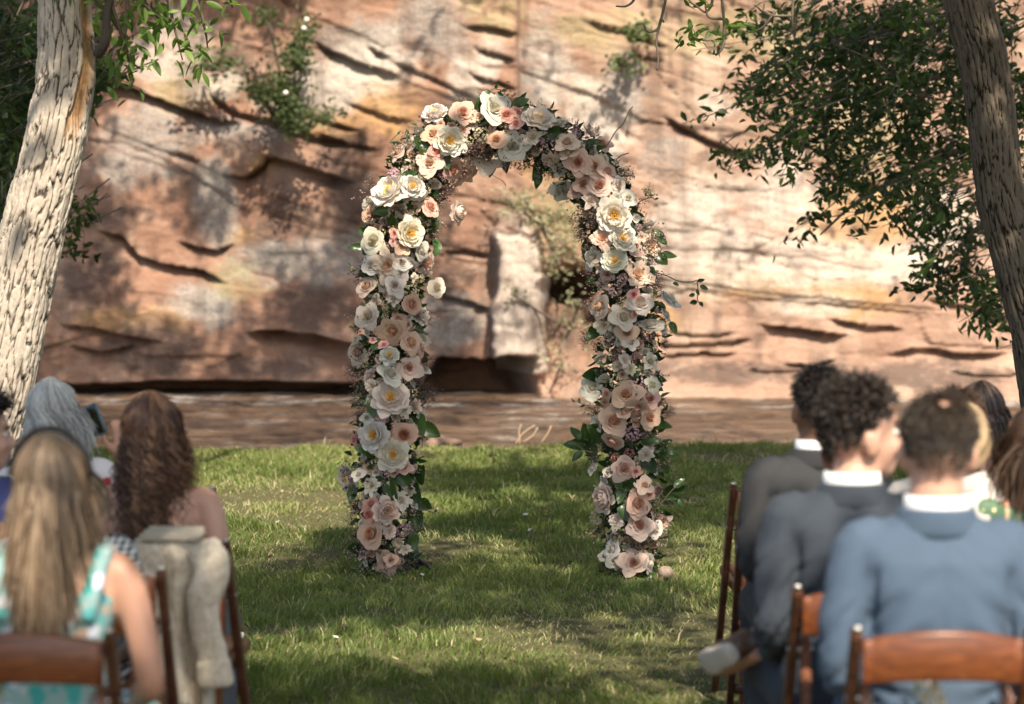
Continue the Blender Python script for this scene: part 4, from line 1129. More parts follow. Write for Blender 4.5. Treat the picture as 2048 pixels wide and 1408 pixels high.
for _ in range(16000):
    if extra >= 175: break
    c_ = cl3[rnd.randrange(2, 199)]
    a_ = rnd.uniform(0, 6.28); r_ = math.sqrt(rnd.random()) * c_[2] * .86
    px, py, d = c_[0] + math.cos(a_) * r_, c_[1] + math.sin(a_) * r_, rnd.uniform(14, 25)
    if py > 1140 or any(math.hypot(px - q[0], py - q[1]) < .42 * (d + q[2]) for q in taken): continue
    taken.append((px, py, d)); extra += 1
    z_ = rnd.random()
    if z_ < .35: place(rnd.choice(CARN + GARD), 'carnation', px, py, d, (.72, .66, .57), .2, -.02, .4)
    elif z_ < .6: place(rnd.choice(ROSES), 'rose', px, py, d, rnd.choice(BLUSH), .6, -.02, .4)
    elif z_ < .8: place(rnd.choice(ROSES), 'white_rose', px, py, d, rnd.choice(WHITE), .1, -.02, .4)
    else: place(rnd.choice(CLUST), 'cream_stock_cluster', px, py, d, rnd.choice(CREA), .15, -.02, .4)
# sprigs
def sprig(me, name, px, py, dpx, out=.5, spin=None):
    p, nrm = seat(px, py)
    nrm = (nrm + Vector((rnd.gauss(0, .35), rnd.gauss(0, .2), rnd.gauss(0, .35)))).normalized()
    o = obj(name, me, None, arch)
    r = dpx * SPX * .62
    o.location = A(p) - nrm * r * .72
    o.rotation_mode = 'QUATERNION'; o.rotation_quaternion = nrm.to_track_quat('Z', 'Y') @ Quaternion((0, 0, 1), rnd.uniform(0, 6.28))
    o.scale = (r, r, r)
MS = "890,389,56 933,304,40 770,497,34 829,497,26 1175,432,46 1157,459,42 1186,258,38 1067,298,30 760,647,34 831,756,44 719,785,60 833,785,32 860,785,44 715,833,32 741,1108,30 814,1134,44 702,1014,44 735,960,28 1215,676,44 1163,676,42 1229,706,40 1275,706,36 1165,610,26 1188,560,36 1345,826,36 1325,800,30 1313,1028,44 1316,985,34 1306,886,42 1275,1089,44 1195,440,34 905,372,34 850,250,26 800,420,30 745,600,30 860,640,28 715,880,26 1335,690,30 1320,560,40 1180,640,40 1250,400,24 1300,520,34 950,300,30 1040,270,30 700,740,34 725,920,30 1290,860,40 1325,930,30 860,720,40 730,1090,30"
for i, t in enumerate(MS.split()):
    px, py, d = [float(x) for x in t.split(',')]
    sprig(rnd.choice(MAUV if i % 7 else REDB), 'mauve_sprig', px, py, d * 1.15)
VS = "745,1146,40 790,1150,40 1240,1150,36 1285,1150,36 830,300,50 815,330,50 735,600,40 780,610,44 800,455,40 850,440,34 1241,1089,48 1290,1090,44 1330,900,36 720,1130,40 815,1100,38 700,1040,36 1240,330,40 1255,350,44 1180,820,40 1215,860,36 1180,920,40 1335,1000,34 1100,350,30 985,195,40 1030,215,36 1085,215,34 900,230,30 945,240,34 1300,380,34 1290,440,40 1290,790,36 1190,690,36 1195,1060,40 1310,1010,36 870,470,36 750,560,36 855,870,36 750,1110,44 1225,1140,36 1300,1150,30 1170,500,34 1330,640,30 710,650,30 1260,880,26"
for t in VS.split():
    px, py, d = [float(x) for x in t.split(',')]
    sprig(rnd.choice(SAGE), 'leafy_sprig', px, py, d * 1.1)
# big leaves: position, length in picture, direction on the picture (deg, 0 = right, 90 = up)
LV = "843,293,44,150 891,322,34,-60 1009,322,40,-70 869,450,34,-90 712,494,26,180 728,463,26,150 788,441,34,120 764,421,34,200 817,350,34,10 871,494,34,-90 983,339,30,-100 1105,266,36,40 1182,287,36,40 1079,336,46,-120 1175,497,44,-120 1319,473,36,-30 1323,520,34,-40 1041,207,34,30 1076,360,30,-110 838,849,52,-60 747,815,40,-80 799,953,48,150 780,978,50,-80 831,985,52,-60 833,1040,46,-70 704,988,34,-100 709,1100,36,170 709,1150,34,-120 732,903,44,170 845,949,40,80 826,1084,40,-90 1188,667,40,-120 1190,751,56,170 1267,751,30,60 1322,856,44,20 1347,656,26,-60 1210,721,34,20 1156,888,44,190 1182,903,46,-100 1171,864,40,110 1190,867,46,130 1328,905,50,15 1324,929,46,-60 1300,929,40,-40 1260,970,40,70 1243,990,36,-110 1236,968,36,150 1347,978,44,30 1345,997,40,-20 1248,1024,36,-80 1200,1156,36,190 740,1150,36,200 800,1152,34,-20 770,1156,30,-100 1240,1152,32,-140 1290,1154,34,-30 1262,1158,28,-90 850,300,36,120 960,210,34,100 1300,880,36,10 860,860,44,-40 1335,510,30,10 755,690,34,200 1200,300,30,20 1190,560,34,180 1315,760,36,0 735,1030,30,160 850,1010,34,-20"
for t in LV.split():
    px, py, ln, ang = [float(x) for x in t.split(',')]
    p, nrm = seat(px, py)
    a = R(ang + rnd.gauss(0, 8))
    dr = Vector((math.cos(a), -.35 + rnd.gauss(0, .2), math.sin(a))).normalized()
    up = (Vector((0, -1, .35)) + Vector((rnd.gauss(0, .35), 0, rnd.gauss(0, .35))))
    zz = (up - dr * up.dot(dr)).normalized(); yy = zz.cross(dr)
    o = obj('leaf', rnd.choice(BIGL), None, arch)
    L_ = ln * SPX * 1.15
    M_ = Matrix((dr, yy, zz)).transposed().to_4x4()
    o.matrix_local = Matrix.Translation(A(p) - dr * L_ * .5) @ M_ @ Matrix.Scale(L_, 4)
# filling greenery behind the blooms
def garland_fill():
    g = np.random.default_rng(9)
    n = 6500
    c = cl3[g.integers(0, 201, n)]
    a = g.uniform(0, 2 * np.pi, n); rr = np.sqrt(g.random(n)) * .98
    # offset across the garland: in picture plane perpendicular + depth
    tang = np.gradient(cl3[:, :2], axis=0); tang /= np.linalg.norm(tang, axis=1)[:, None]
    ti = tang[g.integers(0, 201, n)]
    i = g.integers(0, 201, n); c = cl3[i]; ti = tang[i]
    off = np.cos(a) * rr * c[:, 2] * 1.0; dep = np.sin(a) * rr * c[:, 2] * .9 * SPX
    pos = np.array([P(c[j, 0] - ti[j, 1] * off[j], c[j, 1] + ti[j, 0] * off[j], AD + dep[j] + .02) for j in range(n)]) - np.array(arch.location)
    pos[:, 2] = np.maximum(pos[:, 2], .01)
    leaves('filling_leaves', pos, .055, .03, M_GREENS, arch, 91, .0, np.clip(g.normal(.35, .25, n), 0, 1))['kind'] = 'stuff'
    V, Fc, T = [], [], []
    for _ in range(200):
        j = g.integers(0, 201); f_ = make_filler(int(g.integers(0, 9999)), 5, 7, .05)
        a = g.uniform(-1.3, 1.3); cc = cl3[j]; tj = tang[j]
        off = math.sin(a) * cc[2] * .9
        p = A(P(cc[0] - tj[1] * off, cc[1] + tj[0] * off, AD - math.cos(a) * cc[2] * SPX * .45))
        nr = Vector((-tj[1] * math.sin(a), -math.cos(a), -tj[0] * math.sin(a))).normalized()
        qn = nr.to_track_quat('Z', 'Y').to_matrix()
        s_ = float(g.uniform(.07, .12)); b = len(V)
        V.extend([tuple(p + qn @ (Vector(v) * s_)) for v in f_[0]]); Fc.extend([tuple(i + b for i in q) for q in f_[1]]); T.extend(f_[2])
    obj('filling_sprigs', mesh_py('filling_sprigs', V, Fc, False, dict(t=T)), M_MAUVE, arch)['kind'] = 'stuff'
garland_fill()
# loose tendrils
def tendril(pts, leaves_at, ln=.035):
    c = smoothpath([A(P(px, py, AD - .1)) for px, py in pts], 20)
    o = MB().add(*tube(c, .0028, 5)).build('tendril', M_TWIG, arch)
    for (px, py, ang) in leaves_at:
        a = R(ang); dr = Vector((math.cos(a), rnd.gauss(0, .3), math.sin(a))).normalized()
        zz = Vector((rnd.gauss(0, .4), -1, rnd.gauss(0, .4))); zz = (zz - dr * zz.dot(dr)).normalized()
        l_ = obj('leaf', rnd.choice(BIGL), None, o)
        l_.matrix_local = Matrix.Translation(A(P(px, py, AD - .1))) @ Matrix((dr, zz.cross(dr), zz)).transposed().to_4x4() @ Matrix.Scale(ln * rnd.uniform(.9, 1.3), 4)
tendril([(1312, 545), (1335, 552), (1356, 562), (1382, 564), (1394, 560)], [(1394, 562, 10), (1400, 572, -20), (1393, 578, -70), (1345, 566, -20)])
tendril([(1394, 562), (1396, 580), (1395, 600), (1402, 608)], [(1395, 603, 190), (1398, 604, -40), (1390, 588, 200)])
tendril([(1215, 290), (1232, 262), (1246, 248), (1258, 222), (1266, 213)], [])
tendril([(1228, 325), (1240, 312), (1258, 306)], [])
tendril([(1270, 410), (1285, 400), (1302, 395), (1312, 400)], [(1300, 393, 30), (1310, 398, 10)], .02)
tendril([(800, 320), (790, 300), (783, 282), (795, 268)], [(790, 290, 150), (795, 270, 60), (800, 280, 20)], .022)
tendril([(740, 530), (720, 538), (703, 530), (700, 545)], [(712, 540, 200), (703, 532, 140)], .02)
tendril([(985, 350), (1005, 362), (1012, 372)], [])
tendril([(1180, 815), (1160, 805), (1145, 800)], [(1150, 803, 150), (1160, 807, 100), (1170, 810, 200)], .03)
tendril([(850, 1020), (866, 1025), (872, 1030)], [(868, 1024, 30)], .02)
tendril([(985, 205), (978, 190), (985, 178), (1003, 180)], [(980, 186, 140), (990, 178, 60), (1003, 182, 0), (995, 184, -30)], .03)
tendril([(1320, 1010), (1340, 985), (1350, 975)], [(1348, 976, 40), (1338, 990, -20)], .06)
tendril([(1185, 905), (1168, 900), (1155, 892)], [(1155, 890, 170), (1165, 902, 220), (1160, 880, 120)], .07)
# stone by the right foot
k = NT('round_stone')
v = k.coords()
M_STONE = k.done(k.bsdf(k.ramp(k.noise(12, v, 6, .65), [(.3, (.20, .14, .105)), (.7, (.36, .27, .21))]), .85, k.bump(k.noise(40, v, 5), .4, .01)))
sV, sF = ellipsoid((0, 0, 0), (.040, .034, .034), 20, 14)
sV = [v_ * (1 + .10 * math.sin(v_.x * 70 + 1) * math.cos(v_.z * 60) + .06 * math.sin(v_.y * 90)) for v_ in sV]
s0 = G(1331, 1158)
setprops(obj('stone', mesh_py('stone', sV, sF), M_STONE, None, loc=(s0.x, s0.y, .03)), 'rounded pinkish stone lying in the grass at the arch foot', 'stone')
# ================================================================== FOLDING CHAIRS
def wood_mat(name, a, b, c, rough=.32):
    k = NT(name)
    v = k.coords(scale=(1.2, 10, 10))
    n = k.noise(7, v, 6, .6, .6); n2 = k.noise(1.5, k.coords(), 3)
    col = k.ramp(k.math('ADD', k.math('MULTIPLY', n, .7), k.math('MULTIPLY', n2, .3)), [(.3, a), (.5, b), (.7, c)])
    sc = k.ramp(k.noise(45, k.coords(), 4, .7), [(.66, 0), (.72, .6)])
    col = k.mix(sc, col, (.35, .22, .13))
    ge = k.n('NewGeometry')
    wear = k.math('MULTIPLY', k.ramp(ge.outputs['Pointiness'], [(.55, 0), (.66, 1)]), k.ramp(k.noise(18, k.coords(), 5, .7), [(.40, 0), (.6, 1)]), True)
    col = k.mix(k.math('MULTIPLY', wear, .3 if rough < .38 else .12), col, (.45, .28, .16))
    return k.done(k.bsdf(col, k.math('ADD', k.math('MULTIPLY', n2, .25), rough - .05), k.bump(n, .15, .005), spec=.4, Coat_Weight=.12, Coat_Roughness=.3))
M_WOOD = wood_mat('mahogany_lacquer', (.05, .015, .006), (.145, .043, .013), (.27, .092, .028))
M_WOODD = wood_mat('mahogany_dark', (.035, .012, .007), (.07, .022, .011), (.12, .04, .017), .4)
M_BOLT = plain('steel_bolt', (.5, .48, .45), .3, .1, 30, Metallic=1.0)
CW = .38
def bar(a, b, w_, t_, bev=.005, rnd_top=False):
    """flat bar from a to b in the YZ plane: width w_ across the bar, thickness t_ along X"""
    a = Vector(a); b = Vector(b); d = b - a; L = d.length; d.normalize()
    x = Vector((1, 0, 0)); y = d.cross(x).normalized()
    bm = bmesh.new()
    prof = [(-w_ / 2, 0), (w_ / 2, 0)]
    n = 7 if rnd_top else 1
    top = [(w_ / 2 * math.cos(i / n * math.pi), L - w_ / 2 + w_ / 2 * math.sin(i / n * math.pi)) for i in range(n + 1)] if rnd_top else [(w_ / 2, L), (-w_ / 2, L)]
    prof = [(-w_ / 2, 0), (w_ / 2, 0)] + top
    v0 = [bm.verts.new(a + y * p[0] + d * p[1] - x * t_ / 2) for p in prof]
    v1 = [bm.verts.new(a + y * p[0] + d * p[1] + x * t_ / 2) for p in prof]
    bm.faces.new(v0); bm.faces.new(v1[::-1])
    m = len(prof)
    for i in range(m): bm.faces.new((v0[i], v1[i], v1[(i + 1) % m], v0[(i + 1) % m]))
    bmesh.ops.recalc_face_normals(bm, faces=bm.faces[:])
    bmesh.ops.bevel(bm, geom=bm.edges[:], offset=bev, segments=2, affect='EDGES')
    bm.verts.index_update()
    V = [v.co.copy() for v in bm.verts]; Fc = [tuple(v.index for v in f.verts) for f in bm.faces]
    bm.free()
    return V, Fc
def chair_meshes():
    out = []
    top, foot = (-.235, .79), (.23, 0.0)
    for s in (-1, 1):
        x = s * (CW / 2 - .012)
        mb = MB().add(*bar((x, foot[0], foot[1]), (x, top[0], top[1]), .042, .022)); out.append(('post', mesh_py('post', mb.V, mb.F, False), M_WOODD, None))
        x = s * (CW / 2 - .042)
        mb = MB().add(*bar((x, -.27, 0), (x, -.135, .665), .045, .022, .005, True)); out.append(('rear_leg', mesh_py('rear_leg', mb.V, mb.F, False), M_WOOD, None))
        mb = MB().add(*tube([(s * (CW / 2 + .001), -.148, .635), (s * (CW / 2 - .060), -.148, .635)], .008, 10)); out.append(('bolt', mesh_py('bolt', mb.V, mb.F), M_BOLT, None))
        mb = MB().add(*box((s * (CW / 2 - .012), -.238, .795), (.016, .02, .012), None, .003)); out.append(('post_cap', mesh_py('post_cap', mb.V, mb.F), M_BOLT, None))
    # curved back rail
    V, Fc = [], []
    n = 16; hw = CW / 2 - .025
    for i in range(n + 1):
        u = -1 + 2 * i / n
        y = -.232 - .028 * (1 - u * u); zt = .772 + .022 * (1 - u * u); zb = .680 + .012 * (1 - u * u)
        V += [(u * hw, y - .011, zb + .006), (u * hw, y - .007, zb), (u * hw, y + .007, zb), (u * hw, y + .011, zb + .006), (u * hw, y + .011, zt - .006), (u * hw, y + .007, zt), (u * hw, y - .007, zt), (u * hw, y - .011, zt - .006)]
    for i in range(n):
        for j in range(8): Fc.append((i * 8 + j, i * 8 + (j + 1) % 8, (i + 1) * 8 + (j + 1) % 8, (i + 1) * 8 + j))
    Fc.append(tuple(range(8))); Fc.append(tuple(n * 8 + j for j in range(7, -1, -1)))
    out.append(('back_rail', mesh_py('back_rail', V, Fc, True), M_WOOD, None))
    mb = MB().add(*box((0, .035, .445), (CW - .11, .36, .028), Matrix.Rotation(R(4), 3, 'X'), .01)); out.append(('seat', mesh_py('seat', mb.V, mb.F), M_WOOD, None))
    for s in (-1, 1):
        mb = MB().add(*box((s * (CW / 2 - .042), .035, .43), (.022, .40, .035), Matrix.Rotation(R(4), 3, 'X'), .005)); out.append(('seat_rail', mesh_py('seat_rail', mb.V, mb.F), M_WOOD, None))
    mb = MB().add(*box((0, .155, .13), (CW - .046, .02, .035), None, .005)); out.append(('stretcher', mesh_py('stretcher', mb.V, mb.F), M_WOODD, None))
    mb = MB().add(*box((0, -.235, .17), (CW - .106, .02, .035), None, .005)); out.append(('stretcher', mesh_py('stretcher', mb.V, mb.F), M_WOODD, None))
    for nme, me, m, _ in out: me.materials.append(m)
    return out
CHM = chair_meshes()
def chair(px, rail_py, label, rz=0.0, d=None):
    """chair whose rail top shows at (px, rail_py)"""
    if d is None:
        r = ray(px, rail_py); d = r.y * (0.79 - CAMZ) / r.z
    x = (px - 1024) / FPX * d * 1.0
    root = empty('folding_chair', (x, d + .235, 0), rz, label, 'chair', 'wooden folding chairs of the guests')
    for nme, me, m, _ in CHM: obj(nme, me, None, root)
    return root
chA = chair(38, 1266, 'reddish wooden folding chair under the long-haired woman in the teal dress')
chE2 = chair(128, 1182, 'empty dark wooden folding chair just behind the black and white dress')
chE = chair(172, 1142, 'dark wooden folding chair under the woman in the black and white dress')
chD0 = chair(326, 978, 'dark front-row wooden folding chair showing right of the curly-haired woman', R(-4))
chD = chair(330, 1084, 'wooden folding chair of the curly-haired woman, under the draped coat', R(-4))
chC = chair(95, 1012, 'wooden folding chair under the grey-haired woman with the phone')
chB = chair(-70, 1040, 'wooden folding chair under the dark-haired person at the left edge')
chF0 = chair(1566, 970, 'front-row wooden folding chair, leftmost on the right side', R(3))
chL0 = chair(1600, 1004, 'wooden folding chair just behind the leftmost front-row chair on the right')
chF = chair(1655, 1052, 'wooden folding chair under the man in the charcoal suit')
chL = chair(1715, 1100, 'wooden folding chair under the bare-shouldered guest')
chG = chair(1752, 1178, 'wooden folding chair under the man in the slate grey suit')
chH = chair(1892, 1262, 'orange-brown wooden folding chair under the man in the light blue suit, nearest right')
chK = chair(1905, 1085, 'wooden folding chair under the guest in the pale grey jacket')
chI = chair(1985, 1000, 'wooden folding chair under the dark bob-haired woman')
chJ = chair(2075, 1080, 'wooden folding chair under the woman in the green dotted dress')
# ================================================================== THE GUESTS
def skin_mat(name, col):
    k = NT(name)
    v = k.coords()
    c = k.mix(k.noise(14, v, 5), tuple(x * .88 for x in col), tuple(min(1, x * 1.08) for x in col))
    c = k.mix(k.math('MULTIPLY', k.ramp(k.noise(5, v, 3), [(.5, 0), (.75, 1)]), .25), c, (col[0], col[1] * .75, col[2] * .68))
    return k.done(k.bsdf(c, .5, k.bump(k.noise(120, v, 3), .08, .004), spec=.4, Subsurface_Weight=.25, Subsurface_Radius=(.02, .008, .005), Subsurface_Scale=.5))
SK_FAIR = skin_mat('skin_fair', (.52, .30, .215)); SK_TAN = skin_mat('skin_tan', (.46, .25, .165)); SK_WARM = skin_mat('skin_warm', (.50, .27, .18)); SK_BROWN = skin_mat('skin_brown', (.20, .105, .065))
def hair_mat(name, a, b, c, rough=.42):
    k = NT(name)
    n = k.noise(25, k.coords(scale=(1, 1, .25)), 4)
    t = k.math('ADD', k.math('MULTIPLY', k.attr('tint'), .75), k.math('MULTIPLY', n, .25))
    return k.done(k.bsdf(k.ramp(t, [(.1, a), (.5, b), (.9, c)]), rough, spec=.45))
def cloth(name, col, weave=420, rough=.85, var=.12, sheen=.03):
    k = NT(name)
    v = k.coords()
    c = k.mix(k.noise(6, v, 5), tuple(x * (1 - var) for x in col), tuple(min(1, x * (1 + var)) for x in col))
    c = k.mix(k.math('MULTIPLY', k.noise(weave, v, 2), .35), c, tuple(x * .6 for x in col))
    return k.done(k.bsdf(c, rough, k.bump(k.noise(weave, v, 2), .15, .003), spec=.2, Sheen_Weight=sheen, Sheen_Roughness=.5))
def floral(name, cols, scale, base):
    """printed cloth of irregular blotches"""
    k = NT(name)
    v = k.coords()
    dv = k.n('VectorMath', operation='ADD'); k.put(dv.inputs[0], v)
    nz = k.n('TexNoise', {'Scale': scale * 1.5, 'Detail': 4}); k.put(nz.inputs['Vector'], v)
    sc_ = k.n('VectorMath', operation='SCALE'); k.put(sc_.inputs[0], nz.outputs['Color']); sc_.inputs['Scale'].default_value = .9 / scale
    k.put(dv.inputs[1], sc_.outputs[0])
    vo = k.n('TexVoronoi', {'Scale': scale}); k.put(vo.inputs['Vector'], dv.outputs[0])
    sep = k.n('SeparateColor'); k.put(sep.inputs[0], vo.outputs['Color'])
    n = len(cols)
    c = k.ramp(sep.outputs[0], [(i / n, q) for i, q in enumerate(cols)])
    nd = c.node; nd.color_ramp.interpolation = 'CONSTANT'
    m = k.ramp(k.math('ADD', vo.outputs['Distance'], k.math('MULTIPLY', k.noise(scale * 3, v, 4), .25)), [(.58, 1), (.74, 0)])
    c = k.mix(m, base, c)
    return k.done(k.bsdf(c, .8, spec=.2))
# --- body
def arm_pts(side, pose):
    sh = Vector((side * pose.get('shw', .162), 0, pose.get('shz', .965)))
    el = Vector(pose.get('elR' if side > 0 else 'elL', (side * .200, -.01, .70)))
    wr = Vector(pose.get('wrR' if side > 0 else 'wrL', (side * .10, .25, .60)))
    return sh, el, wr
def torso_rings(f, pad=0.0, z0=.44, z1=1.06, lean=0.0, py_=0.0):
    T_ = [(.44, .150, .115), (.50, .172, .135), (.58, .168, .128), (.68, .150, .112), (.76, .152, .110), (.85, .168, .116), (.92, .178, .116), (.965, .175, .105), (1.00, .145, .088), (1.025, .095, .074), (1.05, .060, .062), (1.09, .054, .058)]
    if f: T_ = [(z, (rx * (.90 if z < .6 else .80 if z < .8 else .86) if z < 1.02 else rx * .84), ry * (.95 if z < .6 else .86 if z < 1.02 else .86)) for z, rx, ry in T_]
    zs = np.array([t[0] for t in T_])
    lo, hi = max(z0, .44), min(z1, 1.09)
    zz = [lo] + [z for z in zs if lo + .005 < z < hi - .005] + [hi]
    return [(0, lean * (z - .45) - .012 * math.sin((z - .44) * 5), z, np.interp(z, zs, [t[1] for t in T_]) + pad, np.interp(z, zs, [t[2] for t in T_]) + pad, 2.3) for z in zz]
def arm_shapes(side, pose, pad=0.0, f=False, long=1.0):
    sh, el, wr = arm_pts(side, pose)
    k = .85 if f else 1.0
    inner = Vector((side * .10, sh.y, sh.z - .01))
    m1 = sh.lerp(el, .5) + Vector((side * .012, -.008, 0)); m2 = el.lerp(wr, .4)
    pts = [inner, sh, m1, el, m2, wr]; rad = [.050 * k, .057 * k, .048 * k, .041 * k, .040 * k, .027 * k]
    if long < 1: pts = pts[:3] + [sh.lerp(el, long)]; rad = rad[:3] + [.045 * k]
    c = smoothpath(pts, 22)
    r = np.interp(np.linspace(0, 1, 23), np.linspace(0, 1, len(rad)), rad) + pad
    return tube(c, list(r), 14)
def hand_shapes(wr, d, nrm, side, curl=.5, k=1.0):
    """palm, four fingers and a thumb; d: towards the fingertips, nrm: back of the hand"""
    d = Vector(d).normalized(); nrm = Vector(nrm); nrm = (nrm - d * nrm.dot(d)).normalized(); x = d.cross(nrm) * side
    out = [tube([wr, wr + d * .03 * k, wr + d * .07 * k, wr + d * .095 * k], [(.020 * k, .022 * k), (.036 * k, .018 * k), (.041 * k, .015 * k), (.039 * k, .012 * k)], 14)]
    # tube frames may twist: build the palm from ellipsoids instead
    Mx = Matrix((x, d, nrm)).transposed()
    out = [ellipsoid(wr + d * .050 * k, (.042 * k, .060 * k, .017 * k), 14, 10, Mx), ellipsoid(wr, (.026 * k, .03 * k, .020 * k), 12, 8, Mx)]
    for i, (off, ln) in enumerate([(-.030, .066), (-.010, .076), (.010, .072), (.029, .056)]):
        p = wr + d * .088 * k + x * off * k; pts = [p - d * .02 * k]; dd = d.copy(); a = curl
        for s_ in (.42, .32, .26):
            pts.append(pts[-1] + dd * (ln * s_ + (.02 if len(pts) == 1 else 0)) * k); dd = (Quaternion(x * -side, -a * side) @ dd) if False else (dd * math.cos(a) - nrm * math.sin(a)).normalized()
        out.append(tube(pts, [.0095 * k, .009 * k, .0085 * k, .007 * k], 8))
    b = wr + d * .025 * k - x * .030 * k
    out.append(tube([b, b - x * .024 * k + d * .022 * k - nrm * .008, b - x * .032 * k + d * .050 * k - nrm * .018, b - x * .026 * k + d * .072 * k - nrm * .028], [.014 * k, .012 * k, .0105 * k, .008 * k], 8))
    return out
def head_shapes(Mh, f):
    k = .94 if f else 1.0
    c = Vector((0, 0, 1.185))
    sh = []
    def E(p, r): sh.append(([Mh @ (v) for v in ellipsoid(p, r, 20, 14)[0]], ellipsoid(p, r, 20, 14)[1]))
    E((0, -.012, 1.205), (.076 * k, .096 * k, .097 * k))            # skull
    E((0, .030, 1.150), (.062 * k, .068 * k, .082 * k))            # face
    E((0, .058, 1.095), (.036 * k, .036 * k, .032))               # chin
    E((0, .020, 1.105), (.054 * k, .055 * k, .036))               # jaw
    E((0, .060, 1.225), (.050, .034, .034))                    # brow
    sh.append(([Mh @ v for v in tube([(0, .090, 1.195), (0, .104, 1.170), (0, .116, 1.150), (0, .100, 1.142)], [.009, .012, .015, .009], 8)[0]], tube([(0, .090, 1.195), (0, .104, 1.170), (0, .116, 1.150), (0, .100, 1.142)], [.009, .012, .015, .009], 8)[1]))
    for s in (-1, 1):
        E((s * .034, .072, 1.150), (.024, .022, .024))             # cheek
        E((s * .080 * k, -.006, 1.165), (.010, .024, .034))           # ear
        E((s * .084 * k, -.016, 1.175), (.009, .014, .024))
        E((s * .014, .100, 1.146), (.009, .010, .008))
    E((0, .094, 1.120), (.022, .012, .008)); E((0, .091, 1.108), (.019, .012, .009))   # lips
    nk = tube([(0, -.012, 1.00), (0, -.010, 1.05), Mh @ Vector((0, -.010, 1.10)), Mh @ Vector((0, -.004, 1.16))], [.062 * k ** 2, .061 * k ** 2, .060 * k ** 2, .058 * k ** 2], 16)
    sh.append(nk)
    return sh
def face_details(root, Mh, skin, hairm):
    eye = plain('eye_white_%d' % len(bpy.data.materials), (.7, .66, .62), .3, .05)
    for s in (-1, 1):
        e = MB().add([Mh @ v for v in ellipsoid((s * .031, .083, 1.186), (.012, .009, .008), 10, 8)[0]], ellipsoid((0, 0, 0), (1, 1, 1), 10, 8)[1]).build('eye', eye, root)
        MB().add([Mh @ v for v in ellipsoid((s * .031, .090, 1.186), (.005, .004, .005), 8, 6)[0]], ellipsoid((0, 0, 0), (1, 1, 1), 8, 6)[1]).build('iris', hairm, e)
        MB().add([Mh @ v for v in tube([(s * .014, .095, 1.205), (s * .032, .095, 1.211), (s * .050, .084, 1.205)], [.004, .005, .003], 6)[0]], tube([(0, 0, 0), (0, 0, 1), (0, 0, 2)], .1, 6)[1]).build('eyebrow', hairm, root)
def strands(name, paths, r0, r1, mat, parent, tints, seg=3, extra=None):
    """every lock of hair a thin tapered tube; one hair mesh"""
    V = []; Fn = []; idx = []; T = []
    b = 0
    for pth, tn in zip(paths, tints):
        pts = np.asarray(pth); n = len(pts)
        t = np.gradient(pts, axis=0); t /= np.linalg.norm(t, axis=1)[:, None] + 1e-9
        ref = np.array([.3, .9, .2]); a = np.cross(t, ref); a /= np.linalg.norm(a, axis=1)[:, None] + 1e-9; c = np.cross(t, a)
        r = np.linspace(r0, r1, n) if np.isscalar(r0) else r0
        for k in range(seg):
            th = 2 * np.pi * k / seg
            V.append(pts + (a * math.cos(th) + c * math.sin(th)) * r[:, None])
        # vertices are stored ring-major per side
        for k in range(seg):
            k2 = (k + 1) % seg
            i = np.arange(n - 1)
            idx.append(np.stack([b + k * n + i, b + k2 * n + i, b + k2 * n + i + 1, b + k * n + i + 1], 1))
        T.append(np.full(n * seg, tn)); b += n * seg
    V = np.concatenate(V); idx = np.concatenate(idx); T = np.concatenate(T)
    if extra is not None:
        ev, ef, et = extra
        ev = np.array([list(v) for v in ev], float)
        nf = [len(f) for f in ef]; fl = [i + len(V) for f in ef for i in f]
        V = np.concatenate([V, ev]); T = np.concatenate([T, np.full(len(ev), et)])
        me = mesh_np(name, V, np.concatenate([np.full(len(idx), 4), nf]), np.concatenate([idx.ravel(), fl]), True, dict(tint=T))
    else:
        me = mesh_np(name, V, np.full(len(idx), 4), idx, True, dict(tint=T))
    return obj(name, me, mat, parent)
HC = np.array([0, -.010, 1.203]); HR = np.array([.080, .100, .103])
def scalp(th, ph, k=1.0):
    """th from the crown, ph azimuth: 0 = back of the head, +90 = right"""
    return HC + HR * k * np.array([math.sin(th) * math.sin(ph), -math.sin(th) * math.cos(ph), math.cos(th)])
def scalp_shell(Mh, hairy, k=1.02, bump=0.0, seed=0):
    V = []; Fc = []
    NT_, NP = 26, 48
    for i in range(NT_ + 1):
        for j in range(NP):
            th = math.pi * .80 * i / NT_; ph = 2 * math.pi * j / NP
            kk = k + bump * (float(vnoise(ph * 3, th * 7, seed)) - .5)
            V.append(Mh @ Vector(scalp(th, ph, kk)))
    for i in range(NT_):
        for j in range(NP):
            th = math.pi * .80 * (i + .5) / NT_; ph = 2 * math.pi * (j + .5) / NP
            if hairy(th, (ph + math.pi) % (2 * math.pi) - math.pi):
                Fc.append((i * NP + j, i * NP + (j + 1) % NP, (i + 1) * NP + (j + 1) % NP, (i + 1) * NP + j))
    return V, Fc
def hairy_man(th, ph):
    a = abs(ph)
    jg = .10 * math.sin(ph * 9 + 1) + .06 * math.sin(ph * 23)
    if a < 1.25: return th < 2.30 - .34 * (a / 1.25) ** 2 + jg      # back down to the nape
    if a < 1.75: return th < 1.45 + .35 * (1.75 - a)           # round the ears
    return th < 1.18 if a < 2.3 else th < .95                 # temples and brow
